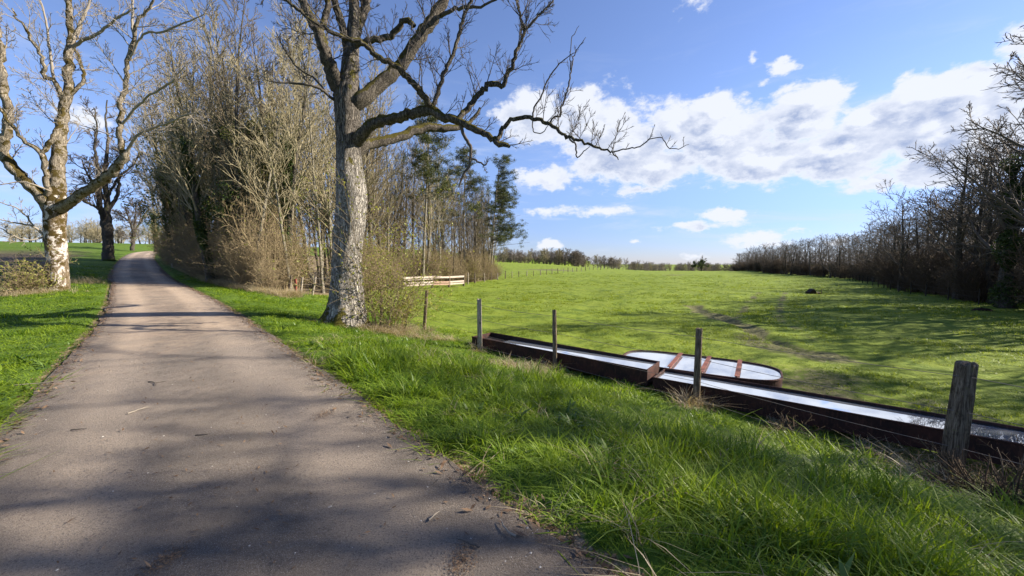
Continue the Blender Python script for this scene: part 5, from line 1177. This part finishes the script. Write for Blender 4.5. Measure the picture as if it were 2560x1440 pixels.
# ------------------------------------------------------------------ litter on the road
def litter():
    g = np.random.default_rng(71); n = 17000
    k = g.integers(0, 9999, n); t = g.uniform(0, 1, n) ** .8; C = catmull(ROAD, 4000)
    # strip from just behind the camera to the crest
    i0 = int(np.argmin(np.hypot(C[:, 0] - 2, C[:, 1] + 2))); i1 = int(np.argmin(np.hypot(C[:, 0] + 30, C[:, 1] - 31)))
    i = (i0 + (i1 - i0) * t).astype(int); d = C[np.minimum(i + 1, len(C) - 1), :2] - C[i, :2]; d /= np.linalg.norm(d, axis=1, keepdims=True); nn = np.stack([d[:, 1], -d[:, 0]], 1)
    side = np.where(g.random(n) < .5, 1, -1); u = g.random(n); off = np.where(u < .72, side * (1.43 + np.abs(g.normal(0, .12, n)) * np.where(g.random(n) < .6, -1, .6)), g.normal(-.05, .45, n))
    xy = C[i, :2] + nn * off[:, None]; z = np.where(np.abs(off) < 1.42, C[i, 2] + .012 - .028 * np.minimum(np.abs(off) / 1.42, 1) ** 6, terrain(xy[:, 0], xy[:, 1])) + .006
    sz = g.uniform(.006, .022, n) * np.where(u < .72, 1.1, .6); a = g.uniform(0, 6.28, n); el = g.uniform(1, 2.2, n); tl_ = g.normal(0, .25, (n, 2))
    A = np.stack([np.cos(a), np.sin(a), tl_[:, 0]], 1) * (sz * el)[:, None]; B = np.stack([-np.sin(a), np.cos(a), tl_[:, 1]], 1) * (sz * .6)[:, None]; c = np.column_stack([xy, z + np.abs(tl_).sum(1) * sz])
    V = np.stack([c - A, c - B * .9, c + A, c + B], 1).reshape(-1, 3)
    o = new_obj('leaf_litter', mesh_np('leaf_litter', V, np.arange(n * 4).reshape(n, 4), False), M_DEAD); tag(o, 'brown dead leaves and bark crumbs scattered along both road edges', 'leaf litter', None, 'stuff')
    # gravel chips
    n = 420; t = g.uniform(0, 1, n) ** 1.6; i = (i0 + (i1 - i0) * .6 * t).astype(int); d = C[i + 1, :2] - C[i, :2]; d /= np.linalg.norm(d, axis=1, keepdims=True); nn = np.stack([d[:, 1], -d[:, 0]], 1)
    off = g.uniform(-1.35, 1.35, n); off = np.where(g.random(n) < .4, 1.38 - np.abs(g.normal(0, .2, n)), off); xy = C[i, :2] + nn * off[:, None]; z = C[i, 2] + .014; Vs = []; Fs = []
    oc = np.array([[1, 0, 0], [-1, 0, 0], [0, 1, 0], [0, -1, 0], [0, 0, 1], [0, 0, -1]], float); of = np.array([[0, 2, 4], [2, 1, 4], [1, 3, 4], [3, 0, 4], [2, 0, 5], [1, 2, 5], [3, 1, 5], [0, 3, 5]])
    for k in range(n):
        q = g.uniform(.003, .008); Vs.append(oc * g.uniform(.6, 1.3, (6, 1)) * (q, q, q * .6) + (*xy[k], z[k])); Fs.append(of + 6 * k)
    o = new_obj('gravel', mesh_np('gravel', np.concatenate(Vs), np.concatenate(Fs), False), mat('pale_stone', lambda b, bs: setc(b, bs, b.mix(b.noise(wpos(b), 30, 2), (.35, .31, .26), (.75, .70, .62))), .8, .3)); tag(o, 'tiny pale gravel chips lying on the asphalt', 'gravel', None, 'stuff')
litter()
def on_road(px, py):
    v = (720 - py) / FPX; dz = -math.sin(PITCH) + v * math.cos(PITCH); dy = math.cos(PITCH) + v * math.sin(PITCH); t = -CAMH / dz; x, y = (px - 1280) / FPX * t, dy * t
    for _ in range(4):
        s, zr = road_sz(np.array([x]), np.array([y])); t = (zr[0] + .012 - CAMH) / dz; x, y = (px - 1280) / FPX * t, dy * t
    return x, y, float(zr[0]) + .014
for i, (px, py, ln, az, lab) in enumerate([(1262, 1326, .17, 2.45, 'short stick with broken end on the asphalt near the grass edge'), (1178, 1352, .15, 2.3, 'thin curved twig left of the short stick near the bottom of the road'), (352, 1028, .20, .9, 'forked pale twig lying in the middle of the road'),
        (88, 962, .45, .15, 'long pale stick along the left road edge'), (815, 950, .30, .25, 'small branch on the right side of the road below the ash shadow'), (400, 955, .28, .1, 'dark bark strip and twig in the road centre'), (198, 1075, .13, .2, 'small dark twig left of the road centre'), (505, 1088, .10, .3, 'tiny dark twig chip below the forked twig'), (745, 888, .35, .2, 'bent twig at the right road edge'), (1085, 1290, .1, 1.1, 'curled pale twig among chips on the right of the road')]):
    x, y, z = on_road(px, py); r_ = random.Random(i); T = Tubes(); pts_ = []; p = [-ln / 2, 0, .004]; a = 0
    for j in range(7): pts_.append(tuple(p)); a += r_.gauss(0, .22); p = [p[0] + math.cos(a) * ln / 6, p[1] + math.sin(a) * ln / 6, .004 + .006 * r_.random()]
    T.add(pts_, [.0065, .006, .0055, .005, .0045, .004, .002], 6)
    if i in (2, 4, 5): q = pts_[3]; T.add([q, (q[0] + .05, q[1] + .03, .008), (q[0] + .09, q[1] + .07, .006)], [.004, .003, .0015], 5)
    o = new_obj('fallen_twig', T.mesh('fallen_twig', .08), M_TWIG if i in (0, 2, 3, 9) else M_TWIG_D); o.location = (x, y, z); o.rotation_euler = (0, 0, az); tag(o, lab, 'twig')
def clod(px, py, rad, label, seed):
    x, y, z = on_road(px, py); g = np.random.default_rng(seed); n = 420; P = np.stack([g.normal(0, rad * .35, n), g.normal(0, rad * .55, n), np.abs(g.normal(0, .003, n)) + .002], 1)
    V, F = leaf_quads(P, .007, elong=1.8, seed=seed); V[:, 2] = np.abs(V[:, 2]) * .4 + .002; o = new_obj('leaf_pile', mesh_np('leaf_pile', V, F, False), M_DEAD); o.location = (x, y, z); tag(o, label, 'leaf pile')
clod(1155, 1405, .11, 'small orange brown crumbled patch of dead leaves near the bottom of the road', 5)
clod(415, 1400, .10, 'small heap of brown leaf crumbs at the bottom left of the road', 6)
clod(812, 1035, .16, 'brown crumbled leaves on the right half of the road', 7)
